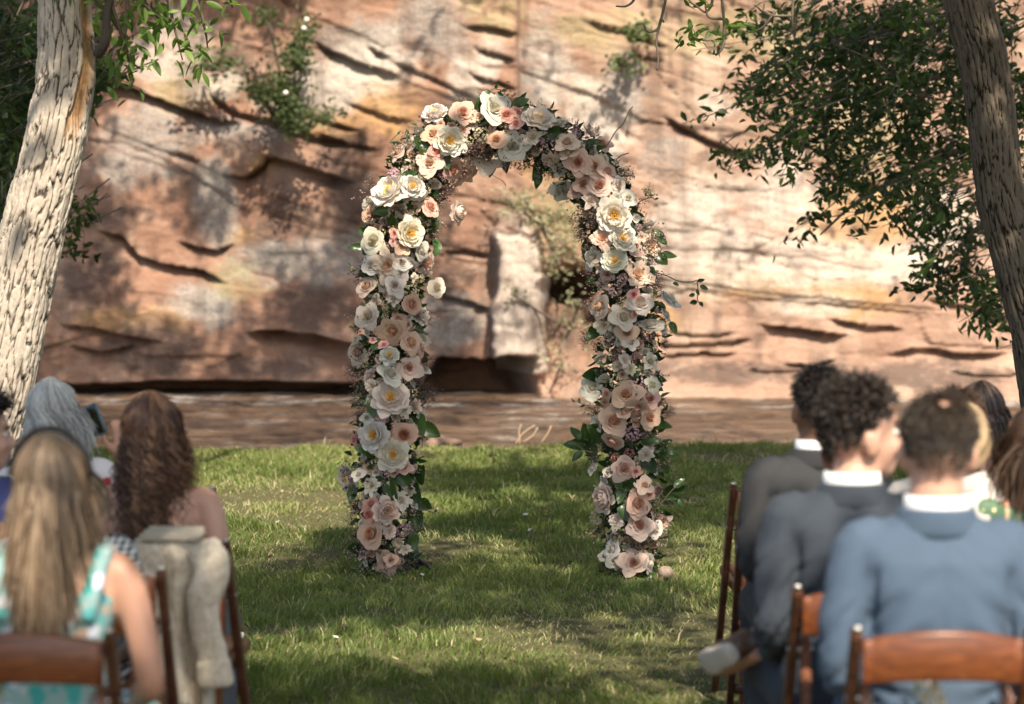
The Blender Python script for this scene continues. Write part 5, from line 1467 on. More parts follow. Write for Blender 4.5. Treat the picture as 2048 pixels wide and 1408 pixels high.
def short_hair(root, Mh, mat, ln, n, seed, curl=0.0, hairy=hairy_man, puff=.0, bald=None, r0=.0022, comb=(0, -.2, -.5)):
    g = random.Random(seed); paths = []; T = []
    while len(paths) < n:
        th = math.acos(g.uniform(math.cos(2.45), 1)); ph = g.uniform(-math.pi, math.pi)
        if not hairy(th, ph): continue
        if th > 1.75 and g.random() < (th - 1.75) / .75: continue
        p = scalp(th, ph, .99)
        if bald is not None:
            bd = np.linalg.norm(p - scalp(*bald[:2]))
            if bd < bald[2] and g.random() > (bd / bald[2]) ** 2 * .7: continue
        nrm = (p - HC) / HR; nrm /= np.linalg.norm(nrm)
        topw = max(0.0, math.cos(th))
        L = ln * g.uniform(.7, 1.3) * (.30 + .9 * topw + .25 * (th < 1.4))
        d = nrm * (.55 + puff) + np.array(comb) * (1.2 - .5 * topw) + np.array([g.gauss(0, .35), g.gauss(0, .35), g.gauss(0, .25)])
        d -= nrm * min(0, d @ nrm) ; d /= np.linalg.norm(d)
        q = []
        ax = np.cross(d, nrm + .01); w1 = g.uniform(0, 6.28); fr = g.uniform(3, 5)
        for i in range(6):
            t = i / 5
            x = p + d * L * t + nrm * L * .25 * math.sin(t * 2.6) * (1 + puff)
            if curl: x = x + (ax * math.sin(w1 + t * fr) + nrm * math.cos(w1 + t * fr)) * curl * t
            rel_ = (x - HC) / HR; rl = np.linalg.norm(rel_)
            if rl < 1.0: x = HC + HR * rel_ / rl * 1.005
            q.append(Mh @ Vector(x))
        paths.append(q); T.append(min(1, max(0, g.gauss(.45, .22))))
    def hs(th, ph):
        if th > 1.85 + .12 * math.sin(ph * 17) or not hairy(th, ph): return False
        return bald is None or np.linalg.norm(scalp(th, ph) - scalp(*bald[:2])) > bald[2] * .55
    ex = scalp_shell(Mh, hs, 1.01 + puff * .06, .04 + puff * .1, seed)
    return strands('hair', paths, r0, r0 * .4, mat, root, T, 3, (ex[0], ex[1], .25))
def long_hair(root, Mh, mat, z_end, n, seed, back=-.15, wide=.13, curl=0.0, pitch=28, span=100, r0=.0048, pts=18, spread=.02, taper=.35, bulk=1.06, tint=(.5, .22), endv=.05):
    g = random.Random(seed); paths = []; T = []
    for i in range(n):
        ph = R(g.uniform(-span, span)); part = g.uniform(-.18, .18)
        th1 = R(g.uniform(80, 108)); layer = g.uniform(.97, bulk + .06)
        ze = z_end + abs(g.gauss(0, endv)) + (.10 * (abs(ph) / R(span)) ** 3)
        q = []
        for s in range(6):
            th = .10 + (th1 - .10) * s / 5
            q.append(np.array(Mh @ Vector(scalp(th, ph * (.55 + .45 * s / 5), layer))))
        p0 = q[-1]
        bx = math.sin(ph) * wide * g.uniform(.75, 1.1); by = back - .02 * math.cos(ph) + g.uniform(-.02, .02) + .13 * (1 - math.cos(ph))
        m = pts if not curl else 44
        ph0 = g.uniform(0, 6.28); w_ = g.uniform(.6, 1.4); pt_ = pitch * g.uniform(.6, 1.4); sway = g.gauss(0, spread)
        lead = []
        for s in range(1, m + 1):
            t = s / m
            z = p0[2] + (ze - p0[2]) * t
            e = 1 - (1 - min(1, t * 1.8)) ** 2
            x = p0[0] * (1 - e) + (bx * (1 - taper * t * t)) * e + sway * t
            y = p0[1] * (1 - e) + by * e
            if curl:
                c_ = curl * min(1, t * 3 + .15) * w_
                x += c_ * math.cos(ph0 + t * pt_); y += c_ * math.sin(ph0 + t * pt_); 
            lead.append(np.array([x, y, z]))
        if curl:
            q = [a_ + curl * .55 * (i_ / 5) * np.array([math.cos(ph0 + i_ * 1.9), math.sin(ph0 + i_ * 1.9) * .6, math.sin(i_ * 1.9 + ph0)]) for i_, a_ in enumerate(q)]
        tb = float(vnoise(np.array(ph * 7.), np.array(layer * 3.), seed)) - .5
        paths.append(q + lead); T.append(min(1, max(0, g.gauss(*tint) + tb * .9)))
    ex = scalp_shell(Mh, lambda th, ph: th < 1.75 if abs(ph) < R(span) else th < 1.0, 1.0, .03, seed)
    # an inner curtain so that the locks do not let the light through
    V, Fc = ex
    V = list(V); Fc = list(Fc); b = len(V)
    for i in range(9):
        t = i / 8; z = 1.13 + (z_end + endv * 1.6 - 1.13) * t
        for j in range(13):
            u = -1 + j / 6
            V.append(Vector((u * wide * (.80 if not curl else .72) * (1 - taper * t * t) * (1 - .2 * (t < .1)), back + .022 + .07 * u * u, z)) if i else Mh @ Vector((u * .07, -.09 + .05 * u * u, 1.15)))
    for i in range(8):
        for j in range(12): Fc.append((b + i * 13 + j, b + i * 13 + j + 1, b + (i + 1) * 13 + j + 1, b + (i + 1) * 13 + j))
    return strands('hair', paths, r0, r0 * .35, mat, root, T, 3, (V, Fc, .3))
def Mhead(yaw=0, pitch=0, roll=0, shift=(0, 0, 0)):
    pv = Vector((0, 0, 1.09))
    return Matrix.Translation(pv + Vector(shift)) @ Matrix.Rotation(R(yaw), 4, 'Z') @ Matrix.Rotation(R(pitch), 4, 'X') @ Matrix.Rotation(R(roll), 4, 'Y') @ Matrix.Translation(-pv)
def leg_shapes(side, pose, pad=0.0, f=False, shoe=False):
    k = .92 if f else 1.0
    hp = Vector((side * .085, .02, .50)); kn = Vector(pose.get('knR' if side > 0 else 'knL', (side * .105, .44, .515))); an = Vector(pose.get('anR' if side > 0 else 'anL', (side * .105, .43, .09)))
    c = smoothpath([hp, hp.lerp(kn, .5) + Vector((0, 0, -.006)), kn, kn.lerp(an, .35) + (Vector((0, -.015, 0)) if abs(kn.z - an.z) > .2 else Vector((0, 0, -.01))), an], 22)
    r = np.interp(np.linspace(0, 1, 23), [0, .25, .5, .66, 1], np.array([.088, .074, .056, .054, .036]) * k) + pad
    return tube(c, list(r), 14), an, kn
def foot_shapes(an, d, k=1.0):
    d = Vector(d).normalized()
    return tube([an - d * .05 + Vector((0, 0, -.03)), an - Vector((0, 0, .03)), an + d * .07 - Vector((0, 0, .042)), an + d * .15 - Vector((0, 0, .055)), an + d * .18 - Vector((0, 0, .06))], [.030 * k, .040 * k, .038 * k, .034 * k, .02 * k], 12)
def fold_disp(amp, seed, f=1.0):
    def fn(co):
        x, y, z = co[:, 0], co[:, 1], co[:, 2]
        a = fbm(x * 5 * f + z * 3, z * 16 * f + np.abs(x) * 12, seed, 3) - .5
        b = fbm(np.arctan2(x, y) * 3, z * 9 * f, seed + 3, 3) - .5
        crease = -np.exp(-((np.mod(z * 13 + np.abs(x) * 16 + 2.2 * vnoise(x * 6, z * 6, seed + 5), 1) - .5) / .11) ** 2) * sstep(.07, .16, np.abs(x)) * (1 - sstep(.80, .92, z)) * sstep(.52, .62, z)
        return amp * (1.3 * a + 1.1 * b) + amp * 1.1 * crease
    return fn
def person(px, d, top_py, label, yaw=0.0, skin=None, female=False, pose=None, head=(0, 0, 0), hshift=(0, 0, 0), lean=0.0, voxel=.0115, group='seated guests', hair_top=.018, covered=0.0):
    pose = pose or {}
    Mh = Mhead(*head, shift=hshift)
    top = (Mh @ Vector((0, -.012, 1.302))).z + hair_top
    zt = P(px, top_py, d).z
    s = zt / top
    root = empty('person', ((px - 1024) / FPX * d, d, 0), yaw, label, 'person', group)
    root.scale = (s, s, s)
    sh = [rings(torso_rings(female, -.022 * covered, lean=lean), 28)]
    for side in (-1, 1):
        sh.append(arm_shapes(side, pose, -.012 * covered, female))
        _, el, wr = arm_pts(side, pose)
        key = 'handR' if side > 0 else 'handL'
        hd, hn, cu = pose.get(key, (((wr - el).normalized() + Vector((-side * .3, .1, -.1))), Vector((0, .2, 1)), .45))
        sh += hand_shapes(wr, hd, hn, side, cu, .95 if female else 1.05)
        lg, an, kn = leg_shapes(side, pose, 0, female)
        sh.append(lg)
        sh.append(foot_shapes(an, pose.get('ftR' if side > 0 else 'ftL', (side * .12, 1, 0))))
    sh += head_shapes(Mh, female)
    remesh('body', sh, skin, root, voxel, 3)
    return root, Mh, pose
def suit(root, Mh, pose, jm, shirt=None, pants=None, seed=1, amp=.006, lean=0.0, f=False, shoe=None, pad=.020, collar=True):
    q = .86 if f else .925
    J = [(.43, .185, .150), (.52, .192, .155), (.62, .164, .140), (.70, .158, .130), (.80, .170, .134), (.88, .188, .136), (.94, .202, .126), (.975, .204, .110), (1.00, .182, .098), (1.02, .140, .090), (1.04, .100, .084)]
    sh = [rings([(0, lean * (z - .45) - .012 * math.sin((z - .44) * 5), z, rx * q, ry * q, 2.7) for z, rx, ry in J], 36)]
    for s in (-1, 1):
        sh.append(arm_shapes(s, pose, pad - .007, f))
        S_, _, _ = arm_pts(s, pose)
        sh.append(ellipsoid((s * (abs(S_.x) - .005), -.004, S_.z - .006), (.050, .060, .052), 16, 12))
    def disp(co):
        x, y, z = co[:, 0], co[:, 1], co[:, 2]
        d_ = fold_disp(amp, seed)(co)
        bk = sstep(.02, -.02, y)
        sway = .004 * (fbm(z * 5, z * 0, seed, 2) - .5)
        d_ = d_ - .004 * np.exp(-((x - sway) / .005) ** 2) * bk * (1 - sstep(.98, 1.02, z))
        ax_ = .155 - .03 * sstep(.90, 1.0, z) + .012 * sstep(.85, .72, z)
        d_ = d_ - .011 * np.exp(-((np.abs(x) - ax_) / .009) ** 2) * bk * sstep(.74, .80, z) * (1 - sstep(.90, .96, z))
        # pulled folds from the armpits down to the waist
        for sgn in (-1, 1):
            u = (x * sgn - .15) * .8 + (z - .80) * .6; w_ = (x * sgn - .15) * .6 - (z - .80) * .8
            fan = np.sin(np.arctan2(u + .02, -w_ + .12) * 14 + seed) * np.exp(-((x * sgn - .11) / .07) ** 2 - ((z - .73) / .10) ** 2)
            d_ = d_ + amp * 1.5 * fan * bk
        return d_
    remesh('jacket', sh, jm, root, .0095, 2, disp)
    if collar:
        cv = []
        cr = [(0, -.008, .990, .104, .080), (0, -.009, .996, .116, .089), (0, -.011, 1.014, .106, .0885), (0, -.013, 1.034, .094, .0880), (0, -.013, 1.052, .086, .086), (0, -.013, 1.060, .083, .084), (0, -.013, 1.052, .079, .080), (0, -.013, 1.02, .078, .078)]
        MB().add(*rings(cr, 36, False)).build('jacket_collar', jm, root)
    if shirt is not None:
        r_ = [(0, -.012, 1.035, .0755, .0765), (0, -.012, 1.062, .0750, .0765), (0, -.011, 1.088, .0715, .0745)]
        V1, F1 = rings(r_, 28, False); V2, F2 = rings([(a, b, z, x - .005, y - .005) for a, b, z, x, y in r_], 28, False)
        n = 28; mb = MB().add(V1, F1).add(V2, [q_[::-1] for q_ in F2])
        mb.F += [(2 * n + i, 2 * n + (i + 1) % n, 3 * n + 2 * n + (i + 1) % n, 3 * n + 2 * n + i) for i in range(n)]
        mb.build('shirt_collar', shirt, root)
    trousers(root, pose, pants or jm, seed, f, shoe)
def trousers(root, pose, m, seed=1, f=False, shoe=None, amp=.004):
    sh = [rings(torso_rings(f, .014, .44, .62), 28)]
    for s in (-1, 1):
        lg, an, kn = leg_shapes(s, pose, .016, f)
        sh.append(lg)
    remesh('trousers', sh, m, root, .013, 3, fold_disp(amp, seed + 20))
    if shoe is not None:
        for s in (-1, 1):
            _, an, kn = leg_shapes(s, pose)
            fd = Vector(pose.get('ftR' if s > 0 else 'ftL', (s * .12, 1, 0)))
            V, Fc = foot_shapes(an, fd, 1.22)
            MB().add(V, Fc).build('shoe', shoe, root)
M_SHOE = plain('brown_leather', (.085, .045, .028), .45, .25, 30)
M_SHIRT = cloth('white_shirt', (.78, .77, .76), 500, .8, .04, .1)

# ---- right side -------------------------------------------------
# charcoal suit, front row
r_, Mh, ps = person(1636, 7.15, 731, 'man with short black hair in a charcoal suit, beyond the slate grey suit', R(4), SK_BROWN, head=(8, 4, 0), covered=1)
suit(r_, Mh, ps, cloth('charcoal_wool', (.040, .041, .043)), M_SHIRT, None, 3, .005, shoe=M_SHOE)
H_BLACK = hair_mat('hair_black', (.008, .006, .005), (.018, .013, .010), (.045, .032, .024))
short_hair(r_, Mh, H_BLACK, .022, 1500, 5, .004)
# bare-shouldered guest hidden behind the slate suit
r_, Mh, ps = person(1700, 6.5, 815, 'guest with a bare tanned shoulder, mostly hidden behind the slate grey suit', R(-6), SK_WARM, True, head=(-10, 5, 0))
sh = [rings(torso_rings(True, .010, .44, .90), 28)]
remesh('dress', sh + [leg_shapes(s, ps, .03, True)[0] for s in (-1, 1)], cloth('purple_dress', (.10, .03, .11)), r_, .013, 3, fold_disp(.004, 31))
H_BROWN = hair_mat('hair_brown', (.02, .011, .007), (.055, .03, .017), (.13, .075, .04))
short_hair(r_, Mh, H_BROWN, .03, 900, 8)
# slate suit, curly dark hair, face turned to the right
pG = dict(elL=(-.208, -.05, .70), wrL=(-.17, .18, .60), elR=(.205, 0, .70), knR=(.20, .40, .54), anR=(-.21, .33, .60), ftR=(-.3, .8, -.2), knL=(-.13, .44, .50), anL=(-.14, .46, .09))
r_, Mh, ps = person(1704, 5.9, 754, 'man with dark curly hair in a slate grey suit, face turned right, smiling', R(3), SK_FAIR, pose=pG, head=(-76, 2, 4), hshift=(.028, .012, 0), voxel=.0085, hair_top=.028, covered=1)
suit(r_, Mh, ps, cloth('slate_wool', (.040, .049, .063)), M_SHIRT, None, 13, .009)
H_DARK = hair_mat('hair_dark_brown', (.010, .007, .006), (.026, .018, .013), (.085, .06, .043))
short_hair(r_, Mh, H_DARK, .027, 1500, 15, .006, puff=.05, r0=.0046, comb=(0, -.25, -.3))
face_details(r_, Mh, SK_FAIR, H_DARK)
# his shoe: brown upper, thick pale sole
M_SOLE = plain('pale_rubber_sole', (.50, .45, .385), .7, .15, 30)
def boot(root, an, fd, up, k_s=1.0):
    fd = Vector(fd).normalized(); up = Vector(up); up = (up - fd * up.dot(fd)).normalized(); x = fd.cross(up)
    Mx = Matrix((x, fd, up)).transposed()
    def loft(secs):
        V = []; Fc = []; n = 16
        for (y, w, zc, h) in secs:
            for k_ in range(n):
                th = 2 * math.pi * k_ / n
                c, s = math.cos(th), math.sin(th)
                V.append(Vector(an) + Mx @ (Vector((w * math.copysign(abs(c) ** .6, c), y, zc + h * math.copysign(abs(s) ** .6, s))) * k_s))
        for i in range(len(secs) - 1):
            for k_ in range(n): Fc.append((i * n + k_, i * n + (k_ + 1) % n, (i + 1) * n + (k_ + 1) % n, (i + 1) * n + k_))
        Fc.append(tuple(range(n - 1, -1, -1))); Fc.append(tuple((len(secs) - 1) * n + k_ for k_ in range(n)))
        return V, Fc
    o = MB().add(*loft([(-.07, .025, -.03, .03), (-.055, .036, -.015, .05), (0, .042, -.01, .062), (.06, .044, -.025, .045), (.12, .046, -.04, .032), (.165, .038, -.045, .025), (.19, .02, -.05, .015)])).build('shoe', M_SHOE, root)
    MB().add(*loft([(-.082, .022, -.075, .014), (-.07, .036, -.078, .017), (-.02, .042, -.078, .017), (.04, .040, -.078, .016), (.10, .049, -.078, .016), (.16, .044, -.076, .016), (.20, .024, -.070, .013)])).build('shoe_sole', M_SOLE, o)
boot(r_, (-.232, .325, .590), (-.2, .8, -.27), (.8, .35, .45), .82)
# light blue suit
r_, Mh, ps = person(1874, 5.22, 782, 'man in a light blue suit with a small bald spot, nearest on the right', 0.0, SK_FAIR, head=(-6, -6, 2), covered=1, pose=dict(shw=.164, elL=(-.212, -.02, .69), elR=(.212, -.02, .69)))
suit(r_, Mh, ps, cloth('blue_wool', (.068, .100, .146)), M_SHIRT, None, 23, .008)
H_MED = hair_mat('hair_medium_brown', (.015, .010, .007), (.036, .025, .017), (.10, .073, .048))
short_hair(r_, Mh, H_MED, .022, 2600, 25, bald=(.50, .30, .034), r0=.0022, comb=(.15, -.35, -.9))
# pale grey jacket with straw hat, hidden behind the blue suit's head
r_, Mh, ps = person(1918, 6.75, 772, 'guest in a pale grey jacket and straw hat, mostly hidden behind the blue suit', R(-4), SK_WARM, head=(-25, 0, 0), covered=1)
suit(r_, Mh, ps, cloth('pale_grey_linen', (.50, .47, .44)), None, cloth('grey_slacks', (.2, .2, .2)), 33, .004)
short_hair(r_, Mh, H_BROWN, .02, 800, 35)
M_STRAW = plain('straw', (.44, .31, .18), .8, .25, 60, .4, 160)
hv, hf = rings([(0, 0, 0, .104, .116), (0, 0, .008, .106, .118), (0, 0, .018, .096, .106), (0, -.005, .05, .092, .105), (0, -.005, .095, .085, .098), (0, -.005, .11, .05, .06)], 32)
hat = MB().add([Mh @ (Matrix.Translation((.010, -.04, 1.15)) @ Matrix.Rotation(R(52), 4, 'X') @ Matrix.Rotation(R(20), 4, 'Y') @ Vector(v)) for v in hv], hf).build('straw_hat', M_STRAW, r_)
# dark bob with gold clip
r_, Mh, ps = person(1966, 8.3, 762, 'woman with a dark bob and a gold hair clip, beyond the straw hat', R(-8), SK_FAIR, True, head=(-18, 0, 0))
sh = [rings(torso_rings(True, .012, .44, .97), 28)] + [arm_shapes(s, ps, .012, True, .6) for s in (-1, 1)] + [leg_shapes(s, ps, .03, True)[0] for s in (-1, 1)]
remesh('dress', sh, cloth('grey_rose_dress', (.42, .37, .36)), r_, .013, 3, fold_disp(.004, 41))
H_BOB = hair_mat('hair_bob', (.016, .011, .009), (.045, .028, .022), (.15, .10, .08))
long_hair(r_, Mh, H_BOB, 1.035, 520, 43, back=-.10, wide=.105, span=125, taper=.0, bulk=1.10, spread=.015)
gold = plain('gold_metal', (.75, .52, .22), .3, .1, Metallic=1.0)
MB().add(*tube([Mh @ Vector((.02, -.125, 1.135)), Mh @ Vector((.045, -.125, 1.13)), Mh @ Vector((.07, -.112, 1.13))], .006, 8)).add(*tube([Mh @ Vector((.018, -.128, 1.15)), Mh @ Vector((.02, -.13, 1.14))], .009, 8)).build('hair_clip', gold, r_)
# green dress with gold dots at the right edge
r_, Mh, ps = person(2066, 6.7, 800, 'woman with brown hair in a green dress with gold dots, right edge', R(6), SK_WARM, True, head=(25, 4, 0))
k = NT('green_dotted')
v = k.coords()
vo = k.n('TexVoronoi', {'Scale': 34.0, 'Randomness': .35}); k.put(vo.inputs['Vector'], v)
m = k.ramp(vo.outputs['Distance'], [(.17, 1), (.22, 0)])
M_GREEN = k.done(k.bsdf(k.mix(m, k.mix(k.noise(9, v), (.045, .10, .055), (.08, .16, .085)), (.75, .58, .30)), .6, spec=.4))
sh = [rings(torso_rings(True, .010, .44, .99), 28)] + [arm_shapes(s, ps, .009, True, .62) for s in (-1, 1)] + [leg_shapes(s, ps, .03, True)[0] for s in (-1, 1)]
remesh('dress', sh, M_GREEN, r_, .012, 3, fold_disp(.004, 51))
H_AUB = hair_mat('hair_auburn', (.03, .016, .010), (.085, .048, .03), (.24, .17, .12))
long_hair(r_, Mh, H_AUB, .93, 460, 53, back=-.115, wide=.10, span=120, taper=.1, bulk=1.10, spread=.03)
MB().add(*tube(smoothpath([Vector((-.115, -.115, .99)), Vector((-.12, -.125, .90)), Vector((-.10, -.12, .78))], 10), (.007), 8)).build('bag_strap', cloth('tan_strap', (.5, .36, .22)), r_)

# ---- left side -------------------------------------------------
# long-haired woman in teal dress, nearest on the left
pA = dict(elR=(.245, -.03, .70), wrR=(.16, .2, .60), shw=.165)
r_, Mh, ps = person(104, 5.3, 862, 'woman with long blonde-brown hair and black headband in a teal floral dress', R(-3), SK_WARM, True, pose=pA, head=(0, 8, 0), hair_top=.014)
M_TEAL = floral('teal_floral', [(.05, .30, .28), (.62, .60, .58), (.10, .36, .36), (.50, .34, .24), (.55, .58, .66), (.04, .20, .24), (.58, .44, .34), (.13, .38, .33)], 24, (.22, .34, .33))
sh = [rings(torso_rings(True, .011, .44, .915), 28)] + [leg_shapes(s, ps, .03, True)[0] for s in (-1, 1)]
for s in (-1, 1): sh.append(tube(smoothpath([Vector((s * .115, .085, .90)), Vector((s * .128, .05, 1.0)), Vector((s * .130, -.03, 1.012)), Vector((s * .115, -.085, .93)), Vector((s * .10, -.10, .86))], 14), (.026), 10))
remesh('dress', sh, M_TEAL, r_, .010, 3, fold_disp(.003, 61))
H_BLOND = hair_mat('hair_blonde_brown', (.065, .042, .026), (.17, .115, .072), (.44, .32, .21), .38)
long_hair(r_, Mh, H_BLOND, .80, 900, 63, endv=.11, back=-.132, wide=.084, span=112, taper=.10, bulk=1.04, spread=.03, r0=.0046, tint=(.5, .2))
hb_ = [Mh @ Vector((.100 * math.sin(a), -.005, 1.195 + .130 * math.cos(a))) for a in np.linspace(-1.5, 1.5, 24)]
MB().add(*tube(hb_, [(.008, .006)] * 24, 8)).build('headband', plain('black_velvet', (.012, .011, .012), .8, .2), r_)
# woman in black and white dress
r_, Mh, ps = person(132, 6.2, 880, 'woman in a black and white woven dress, mostly hidden behind the teal dress', R(-5), SK_WARM, True, pose=dict(elR=(.235, -.02, .69)), head=(-10, 6, 0))
k = NT('black_white_weave')
v = k.coords(rot=(0, R(35), 0))
ck = k.n('TexChecker', {'Scale': 62.0, 'Color1': (.62, .62, .60, 1), 'Color2': (.015, .015, .018, 1)}); k.put(ck.inputs['Vector'], k.coords(scale=(1, .01, 1.4), rot=(0, R(38), 0)))
M_BW = k.done(k.bsdf(ck.outputs[0], .8, spec=.2))
sh = [rings(torso_rings(True, .016, .44, 1.0), 28)] + [arm_shapes(s, ps, .010, True, .12) for s in (-1, 1)] + [leg_shapes(s, ps, .03, True)[0] for s in (-1, 1)]
remesh('dress', sh, M_BW, r_, .011, 3, fold_disp(.003, 71))
long_hair(r_, Mh, H_BLOND, .965, 420, 73, back=-.110, wide=.10, span=118, taper=.1, bulk=1.05, tint=(.5, .2))
# grey-haired woman with phone
pC = dict(elR=(.215, .12, .79), wrR=(.200, .155, 1.01), handR=((-.10, .05, 1), (.8, -.6, .1), .55))
r_, Mh, ps = person(112, 7.75, 752, 'grey-haired woman in a white flowered top photographing with a phone', R(-6), SK_WARM, True, pose=pC, head=(-30, 4, 3), voxel=.0075)
M_WFL = floral('white_floral', [(.74, .68, .67), (.74, .68, .67), (.74, .68, .67), (.05, .06, .07), (.74, .68, .67), (.55, .06, .06), (.74, .68, .67), (.74, .68, .67), (.08, .09, .08)], 22, (.74, .68, .67))
sh = [rings(torso_rings(True, .014, .44, 1.015), 28)] + [arm_shapes(s, ps, .014, True, .55) for s in (-1, 1)]
remesh('blouse', sh, M_WFL, r_, .011, 3, fold_disp(.004, 81))
trousers(r_, ps, cloth('white_slacks', (.5, .48, .46)), 83, True)
H_GREY = hair_mat('hair_grey', (.28, .28, .265), (.48, .48, .46), (.72, .72, .69), .4)
long_hair(r_, Mh, H_GREY, .985, 1000, 83, back=-.112, wide=.098, span=118, taper=-.1, bulk=1.06, spread=.016, r0=.0026, tint=(.5, .38), endv=.03)
ear = MB().add(*tube([Mh @ Vector((.086, .0, 1.140)), Mh @ Vector((.088, .0, 1.120))], .006, 6)).build('earring', gold, r_)
sC = r_.scale.x
# the phone in her hand
phone = empty('mobile_phone', P(187, 842, 7.75 + .16), label='mobile phone in a blue case held up by the grey-haired woman', cat='phone')
phone.scale = (.82,) * 3
phone.rotation_euler = (R(-8), R(-27), R(-6))
MB().add(*box((0, 0, 0), (.074, .010, .130), None, .0045)).build('case', plain('blue_case', (.05, .16, .24), .5, .1, 20), phone)
k = NT('phone_screen')
v = k.coords()
c = k.ramp(k.noise(26, v, 3), [(.35, (.003, .004, .003)), (.62, (.012, .018, .007)), (.78, (.06, .055, .02))])
M_SCR = k.done(k.bsdf(c, .12, spec=.5, Emission_Color=c, Emission_Strength=.15))
MB().add(*box((0, -.0058, 0), (.064, .002, .120), None, .0008)).build('screen', M_SCR, phone)
# curly-haired woman with bare back
pD = dict(elR=(.225, -.02, .72), wrR=(.15, .22, .60), shw=.170)
r_, Mh, ps = person(306, 6.9, 776, 'woman with long curly brown hair and a bare back, thin straps', R(-6), SK_FAIR, True, pose=pD, head=(-4, 2, 0), hair_top=.03)
remesh('dress', [rings(torso_rings(True, .011, .44, .735), 28)] + [leg_shapes(s, ps, .03, True)[0] for s in (-1, 1)], cloth('grey_dress', (.12, .13, .14)), r_, .012, 3, fold_disp(.003, 91))
for (a, b, c_) in [((.05, -.060, 1.03), (.018, -.108, .92), (.030, -.108, .72)), ((-.05, -.060, 1.03), (-.02, -.108, .90), (-.075, -.105, .72)), ((-.05, -.06, 1.03), (-.04, -.108, .88), (-.115, -.09, .74))]:
    MB().add(*tube(smoothpath([Vector(a), Vector(b), Vector(c_)], 14), .0032, 6)).build('strap', cloth('strap_grey', (.10, .10, .11)), r_)
H_CURL = hair_mat('hair_curly_brown', (.022, .012, .008), (.085, .041, .024), (.28, .15, .085), .42)
long_hair(r_, Mh, H_CURL, .79, 820, 93, back=-.116, wide=.104, curl=.011, pitch=40, span=118, taper=.40, bulk=1.14, spread=.035, r0=.0026, tint=(.5, .28), endv=.07)
# dark-haired person at the left edge
r_, Mh, ps = person(-42, 7.15, 790, 'dark-haired person in navy at the left edge, face in profile', R(-4), SK_FAIR, False, head=(-72, 0, 0), covered=1)
suit(r_, Mh, ps, cloth('navy_cloth', (.035, .045, .13)), None, None, 101, .004, collar=False)
short_hair(r_, Mh, H_BLACK, .05, 1500, 105, .006, puff=.3, r0=.0028)
face_details(r_, Mh, SK_FAIR, H_BLACK)

# ---- coat hung over the chair of the curly-haired woman -----------
k = NT('cream_brocade')
v = k.coords()
n = k.noise(16, v, 6, .7, 1.2)
c = k.ramp(n, [(.32, (.36, .30, .225)), (.48, (.56, .485, .375)), (.62, (.66, .58, .46))])
c = k.mix(k.ramp(k.noise(45, v, 4, .6, 2.0), [(.48, 0), (.62, .4)]), c, (.28, .23, .165))
M_COAT = k.done(k.bsdf(c, .9, k.bump(n, .5, .008), spec=.15, Sheen_Weight=.4))
cd = 6.38
coat = empty('draped_coat', (P(360, 1100, cd).x, cd, 0), R(-4), 'cream brocade coat hung over the chair back of the curly-haired woman', 'coat')
def CP(px, py, dd=0.0): return P(px, py, cd + dd) - Vector(coat.location)
def sheet(rows, thick=.022, n=30, seed=1, fold=.014, ff=5):
    """hanging cloth: rows of (left_px, right_px, py, depth); closed thick surface with vertical folds"""
    V = []; m = 34
    rr = np.array(rows, float); t0 = np.linspace(0, 1, len(rr)); tt = np.linspace(0, 1, m + 1)
    R_ = np.stack([np.interp(tt, t0, rr[:, i]) for i in range(4)], 1)
    for side in (0, 1):
        for i, (l, r, y, dd) in enumerate(R_):
            for j in range(n + 1):
                u = j / n
                w_ = fold * (.25 + tt[i]) * math.sin(u * ff * 2 + seed + 1.2 * tt[i] + 2.5 * float(vnoise(np.array(u * 3.), np.array(tt[i] * 2.), seed))) * (1 if 0 < j < n else .3)
                bul = thick * (math.sin(math.pi * u) ** .5) * (-1 if side == 0 else 1)
                V.append(CP(l + (r - l) * u + 3 * math.sin(i * .6 + seed), y, dd + w_ + bul * .6))
    Fc = []; q = (m + 1) * (n + 1)
    for i in range(m):
        for j in range(n):
            a = i * (n + 1) + j
            Fc.append((a, a + 1, a + n + 2, a + n + 1)); Fc.append((q + a, q + a + n + 1, q + a + n + 2, q + a + 1))
    for j in range(n):
        Fc.append((j, q + j, q + j + 1, j + 1)); a = m * (n + 1) + j; Fc.append((a, a + 1, q + a + 1, q + a))
    for i in range(m):
        a = i * (n + 1); Fc.append((a, a + n + 1, q + a + n + 1, q + a)); a += n; Fc.append((a, q + a, q + a + n + 1, a + n + 1))
    return V, Fc
MB().add(*sheet([(266, 440, 1080, .0), (266, 446, 1110, -.02), (268, 440, 1170, -.02), (278, 425, 1260, -.01), (295, 425, 1340, .0), (315, 432, 1425, .0)], .03, seed=2, fold=.024, ff=8)).build('back_panel', M_COAT, coat)
sl_ = smoothpath([CP(405, 1092, -.03), CP(428, 1135, -.05), CP(412, 1200, -.06), CP(415, 1260, -.06), CP(430, 1310, -.06), CP(436, 1362, -.06)], 30)
def rumple(V, amp, seed):
    g = np.array([list(v_) for v_ in V]); nz = fbm(g[:, 0] * 14 + g[:, 1] * 9, g[:, 2] * 22, seed, 3) - .5; c0 = g.mean(0)
    return [Vector(a) + Vector((math.cos(i), math.sin(i), 0)) * 0 + Vector((a[0] - c0[0], a[1] - c0[1], 0)).normalized() * float(q) * amp for i, (a, q) in enumerate(zip(g, nz))]
sv, sf = tube(sl_, [(r__, r__ * .6) for r__ in np.interp(np.linspace(0, 1, 31), [0, .15, .5, .85, 1], [.044, .050, .042, .040, .044])], 20)
sleeve = MB().add(rumple(sv, .012, 5), sf).build('sleeve', M_COAT, coat)
cv, cf = tube(smoothpath([CP(430, 1318, -.06), CP(437, 1372, -.06)], 6), [(r__, r__ * .68) for r__ in (.043, .046, .047, .047, .048, .048, .044)], 20)
